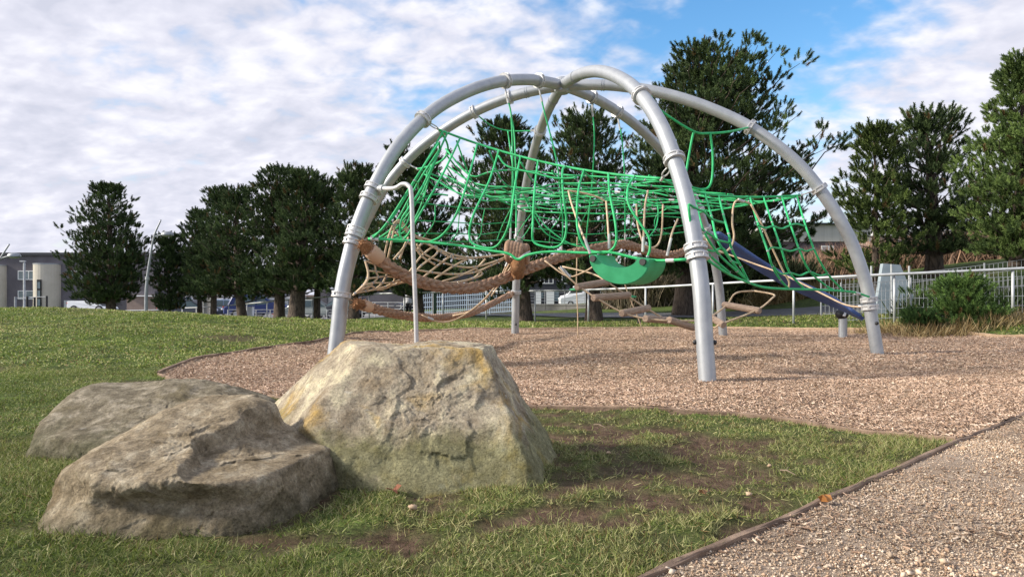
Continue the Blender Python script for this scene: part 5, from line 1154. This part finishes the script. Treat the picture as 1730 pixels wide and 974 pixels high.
D=52; e=empty('clad_house',tuple(P(1390,500,D)),'house with a pale panel upper storey and dark brick below, right of the net','building'); mb=MB(); wbox(mb,1290,408,1452,520,D,8); mb.build('wall',mat('plum_brick',(.085,.062,.075),.9,var=(.12,.09,.10),vscale=1),e); mb=MB(); wbox(mb,1290,379.5,1470,408,D,8,-.1); mb.build('upper_storey',mat('pale_panel',(.40,.39,.37),.7,var=(.46,.45,.43),vscale=1,stretch=(6,6,.2)),e); mb=MB(); wbox(mb,1288,377,1472,379.5,D,8.6,-.4); mb.build('roof_edge',RF,e); window(e,1387,415,1408,436,D,(.6,),pan=mat('net_curtain',(.35,.36,.42),.5))
mb=MB(); 
for i in range(22): wbox(mb,1352+i*4.6,424+1.5*math.sin(i),1356+i*4.6,470,46,.05)
tag(mb.build('board_fence',mat('fence_boards',(.14,.10,.085),.9,var=(.22,.17,.145),vscale=2,stretch=(1,1,.3))),'weathered vertical board fence in front of the pale-clad house','fence')
D=62; e=empty('long_house',tuple(P(1600,460,D)),'low pinkish brick building with a pale band, half hidden behind the right-hand pines','building'); mb=MB(); wbox(mb,1475,398,1860,520,D,8); mb.build('wall',mat('pink_brick',(.26,.19,.17),.9,var=(.33,.25,.23),vscale=1),e); mb=MB(); wbox(mb,1473,388,1862,398,D,8.4,-.2); mb.build('pale_band',GYR,e)
for x in (1515,1620,1700): window(e,x,405,x+18,418,D,(.5,))
# tapering pale sculpture / shelter at right, behind the fence
D=20.5; e=empty('tapered_shelter',tuple(P(1515,530,D)),'pale blue-grey tapering glass-like shelter with white posts behind the mesh fence','shelter'); mb=MB(); v=[P(1478,536,D),P(1558,534,D),P(1521,447,D),P(1492,445,D)]; w2=[q+np.array([.0,.16,0]) for q in v]
loft(mb,[v,w2]); mb.build('panel',mat('frosted_panel',(.27,.33,.38),.4,var=(.36,.42,.47),vscale=2,spec=.6),e)
for x in (1472,1507,1536): mb=MB(); rod(mb,P(x,534,D-.2),P(x if x!=1507 else 1506,449 if x!=1507 else 446,D-.2),.03,8); mb.build('post',M['railm'],e)
# ------------------------------------------------------------ vehicles
def loftbox(mb,secs): loft(mb,secs)
def car(label,px,py,D,heading,body,L=4.3,Wd=1.75,H=1.45,van=False,group='vehicles parked beyond the crest',roof2=None,z=None,cat='car',name='parked_car'):
    zg=(CZ+(HZ-py)/F*D) if z is None else z; x0=(px-865)/F*D; e=empty(name,(x0,D,zg),label,cat,group); ch,sh=math.cos(heading),math.sin(heading); c=np.array([x0,D,zg])
    def W3(p): p=np.array(p,float); return c+np.stack([p[:,0]*ch-p[:,1]*sh,p[:,0]*sh+p[:,1]*ch,p[:,2]],1)
    h=L/2
    if van: prof=[(-h,.35),(-h,H*.96),(-h+.1,H),(h*.28,H),(h*.50,H*.93),(h*.74,H*.56),(h*.94,H*.48),(h,H*.36),(h,.32)]
    else: prof=[(-h,.38),(-h+.03,.80),(-h+.25,.92),(-h+.62,H*.93),(-h+1.1,H),(h*.10,H),(h*.45,H*.68),(h*.80,H*.58),(h,H*.46),(h,.32)]
    secs=[]
    for y,k in ((-Wd/2,.0),(-Wd/2+.06,1),(Wd/2-.06,1),(Wd/2,.0)):
        secs.append(W3([(x*(.97 if not k else 1),y*(1-(.12 if (z_>.9) else 0)),z_-(.03 if not k else 0)) for x,z_ in prof]))
    mb=MB(); loft(mb,secs); mb.build('body',body,e,smooth=False)
    if van: ws=[[(h*.22,H*.62),(h*.22,H*.88),(h*.46,H*.88),(h*.66,H*.62)]]; wsd=[(h*.52,H*.90),(h*.73,H*.60)]
    else: ws=[[(-h+.72,.93),(-h+.92,H*.93),(-.15,H*.93),(-.15,.93)],[(-.05,.93),(-.05,H*.93),(h*.12,H*.93),(h*.40,.93)]]; wsd=[(h*.13,H*.96),(h*.43,H*.70)]
    for s in (-1,1):
        for q in ws:
            mb=MB(); yy=s*(Wd/2*.89+.012); loft(mb,[W3([(x,yy*(1),z_) for x,z_ in q]),W3([(x,yy-s*.05,z_) for x,z_ in q])]); mb.build('side_window',GL if not van else M['black'],e)
    mb=MB(); (xa,za),(xb,zb2)=wsd; yy=Wd/2*.80; loft(mb,[W3([(xa+.03,-yy*.94,za),(xa+.03,yy*.94,za),(xb+.03,yy,zb2),(xb+.03,-yy,zb2)]),W3([(xa-.03,-yy*.94,za-.02),(xa-.03,yy*.94,za-.02),(xb-.03,yy,zb2-.02),(xb-.03,-yy,zb2-.02)])]); mb.build('windscreen',M['black'],e)
    for sx in (-1,1):
        for sy in (-1,1):
            q=W3([(sx*h*.62,sy*(Wd/2-.09),.32),(sx*h*.62,sy*(Wd/2+.02),.32)]); mb=MB(); rod(mb,q[0],q[1],.32,16); wh=mb.build('wheel',M['black'],e); mb=MB(); q2=W3([(sx*h*.62,sy*(Wd/2+.0),.32),(sx*h*.62,sy*(Wd/2+.035),.32)]); rod(mb,q2[0],q2[1],.19,12); mb.build('rim',M['alu'],wh)
    for sy in (-1,1):
        q=W3([(h-.02,sy*Wd*.36,.66 if not van else H*.36)])[0]; mb=MB(); ball(mb,q,.11,8,6); mb.build('headlight',WH,e,smooth=True)
        q=W3([(-h+.02,sy*Wd*.40,.82)])[0]; mb=MB(); ball(mb,q,.09,8,6); mb.build('tail_light',M['redl'],e,smooth=True)
    return e
M['redl']=mat('red_lens',(.45,.03,.02),.3)
PW=mat('white_paint',(.72,.74,.78),.3); PB=mat('blue_paint',(.05,.07,.20),.25); PS=mat('silver_paint',(.38,.40,.44),.3,.4); PR_=mat('red_paint',(.35,.02,.02),.3); PK=mat('dark_paint',(.035,.04,.055),.3); PG=mat('pale_blue_paint',(.30,.38,.50),.3)
car('white high-roofed van facing left, parked behind the concrete wall and rails',992,517,78,PI,PW,L=6.4,Wd=2.1,H=2.45,van=True,cat='van',name='parked_van')
car('small white van with its roof just showing above the grass crest, below the lone pine',157,528,58,0,PW,L=3.4,Wd=1.8,H=1.0,van=True,cat='van',name='parked_van')
car('dark blue people carrier parked right of the white cabinets',437,536,52,.25,PB,L=4.8,Wd=1.9,H=1.75)
car('silver car parked beside the blue people carrier',466,536,53,.5,PS)
car('pale blue hatchback between the kiosk and the leaning pine',385,536,54,.1,PG)
car('white car half hidden behind the trunks, left of the blue people carrier',408,535,57,2.9,PW)
car('dark car behind the left end of the handrail',322,538,52,.1,PK)
car('red car parked behind the thickest trunk of the clump',505,536,60,2.9,PR_)
car('pale green-grey car behind the railing, between two grey trunks',532,538,52,.1,mat('sage_paint',(.30,.34,.32),.3))
car('dark grey car seen just left of the front left leg',575,537,52,3.0,PK)
# ------------------------------------------------------------ cabinets, kiosk, bin post
D=43
for label,x0,x1,yt in (('beige service cabinet at the foot of the leaning pine',407,417,519),('white service cabinet right beside the beige one',417.8,426,518.5)):
    e=empty('service_cabinet',tuple(P((x0+x1)/2,536,D)),label,'cabinet'); mb=MB(); wbox(mb,x0,yt,x1,540,D,.35); b_=mb.build('housing',CR if x0<410 else WH,e); mb=MB(); wbox(mb,x0-.4,yt-.8,x1+.4,yt,D-.02,.42); mb.build('lid',GYR,e); mb=MB(); wbox(mb,x0+.8,yt+1,x1-.8,538,D-.012,.02); mb.build('door',CR if x0<410 else WH,e)
D=44; e=empty('kiosk',tuple(P(349,536,D)),'tall narrow white kiosk panel between two slim posts, left of the second trunk','kiosk'); mb=MB(); wbox(mb,344.5,499,354,540,D,.25); mb.build('panel',GYR,e)
for x in (343.2,355.3): mb=MB(); wbox(mb,x-.9,496.5,x+.9,540,D-.03,.3); mb.build('post',WH,e)
D=40; e=empty('gate_post',tuple(P(735,530,D)),'dark green square post with a white strip, standing before the blue court fence','post'); mb=MB(); wbox(mb,732.5,490,737,534,D,.16); mb.build('post_body',mat('dark_green_paint',(.012,.04,.025),.5),e); mb=MB(); wbox(mb,730.4,489,732.3,534,D,.08); mb.build('white_strip',WH,e)
# ------------------------------------------------------------ person with pushchair
def skinned(name,verts,edges,radii,m,parent):
    me=bpy.data.meshes.new(name); me.from_pydata([tuple(v) for v in verts],edges,[]); me.materials.append(m); o=bpy.data.objects.new(name,me); col.objects.link(o); o.parent=parent; o.matrix_parent_inverse=Matrix.Translation(parent.location).inverted()
    s=o.modifiers.new('Skin','SKIN'); 
    for i,rr_ in enumerate(radii): me.skin_vertices[0].data[i].radius=(rr_,rr_) if np.isscalar(rr_) else rr_
    me.skin_vertices[0].data[0].use_root=True
    s.use_smooth_shade=True; o.modifiers.new('Sub','SUBSURF').levels=1; o.modifiers['Sub'].render_levels=2; return o
D=39.5; b=P(690.5,529,D); b[2]=float(Z0(b[0],b[1])); k=(CZ+(HZ-490.5)/F*D-b[2])/1.68; k=float(k)
e=empty('person',tuple(b),'person in a pale grey hooded jacket and dark trousers walking away beside a pushchair','person')
def bp_(x,y,z): return b+np.array([x,y,z])*k
sk_=mat('skin_tone',(.45,.28,.2),.6); jk=mat('pale_grey_jacket',(.46,.47,.50),.8,var=(.54,.55,.58),vscale=6); tr_=mat('dark_trousers',(.015,.015,.02),.8)
skinned('body',[bp_(0,0,.92),bp_(0,0,1.15),bp_(0,.01,1.36),bp_(0,.03,1.47),bp_(0,.05,1.58),bp_(-.18,.01,1.36),bp_(-.24,.06,1.1),bp_(-.22,.22,.95),bp_(.18,.01,1.36),bp_(.24,.06,1.1),bp_(.20,.22,.95),bp_(-.09,0,.88),bp_(-.10,.08,.48),bp_(-.10,-.02,.07),bp_(-.10,.12,.03),bp_(.09,0,.88),bp_(.10,-.04,.48),bp_(.10,-.16,.1),bp_(.10,-.06,.03)],
 [(0,1),(1,2),(2,3),(3,4),(2,5),(5,6),(6,7),(2,8),(8,9),(9,10),(0,11),(11,12),(12,13),(13,14),(0,15),(15,16),(16,17),(17,18)],[.12,.11,.11,.05,.09,.05,.042,.03,.05,.042,.03,.075,.055,.04,.03,.075,.055,.04,.03],sk_,e)
skinned('jacket',[bp_(0,0,.88),bp_(0,0,1.0),bp_(0,0,1.2),bp_(0,.01,1.38),bp_(-.18,.01,1.37),bp_(-.25,.06,1.1),bp_(-.22,.20,.97),bp_(.18,.01,1.37),bp_(.25,.06,1.1),bp_(.20,.20,.97)],[(0,1),(1,2),(2,3),(3,4),(4,5),(5,6),(3,7),(7,8),(8,9)],[(.21,.16),(.2,.16),(.19,.15),(.17,.13),.085,.07,.055,.085,.07,.055],jk,e)
mb=MB(); ball(mb,bp_(0,.02,1.57),.135*k,14,10,(1,1.05,1.1)); tube(mb,[bp_(0,.0,1.42),bp_(0,.0,1.50)],[.13*k,.10*k],12); mb.build('hood',jk,e,smooth=True)
skinned('trousers',[bp_(0,0,.88),bp_(-.09,0,.85),bp_(-.10,.08,.48),bp_(-.10,-.02,.12),bp_(.09,0,.85),bp_(.10,-.04,.48),bp_(.10,-.15,.14)],[(0,1),(1,2),(2,3),(0,4),(4,5),(5,6)],[(.15,.12),.10,.08,.065,.10,.08,.065],tr_,e)
q=P(675,529,D+.1); q[2]=float(Z0(q[0],q[1])); e=empty('pushchair',tuple(q),'pushchair with a navy and grey hood, beside the walking person','pushchair')
mb=MB(); sec=[]
for i in range(7):
    a=PI*.05+PI*.75*i/6; sec.append([q+np.array([math.cos(a)*.34-.02,y,.62+math.sin(a)*.34]) for y in (-.24,-.12,0,.12,.24)]+[q+np.array([math.cos(a)*.30-.02,y,.62+math.sin(a)*.30]) for y in (.24,.12,0,-.12,-.24)])
loft(mb,sec); mb.build('hood',mat('navy_fabric',(.05,.07,.16),.8,var=(.25,.28,.36),vscale=4),e)
mb=MB(); box(mb,q+[0,0,.52],(.6,.44,.14)); mb.build('seat',M['black'],e)
mb=MB(); 
for y in (-.25,.25): rod(mb,q+[-.42,y,.15],q+[.48,y,1.02],.016,6); rod(mb,q+[.35,y,.15],q+[-.25,y,.55],.016,6)
rod(mb,q+[.48,-.25,1.02],q+[.48,.25,1.02],.018,6); mb.build('frame',M['post'],e)
for sx in(-.42,.35):
    for y in (-.25,.25): mb=MB(); rod(mb,q+[sx,y-.02,.13],q+[sx,y+.02,.13],.13,14); mb.build('wheel',M['black'],e)
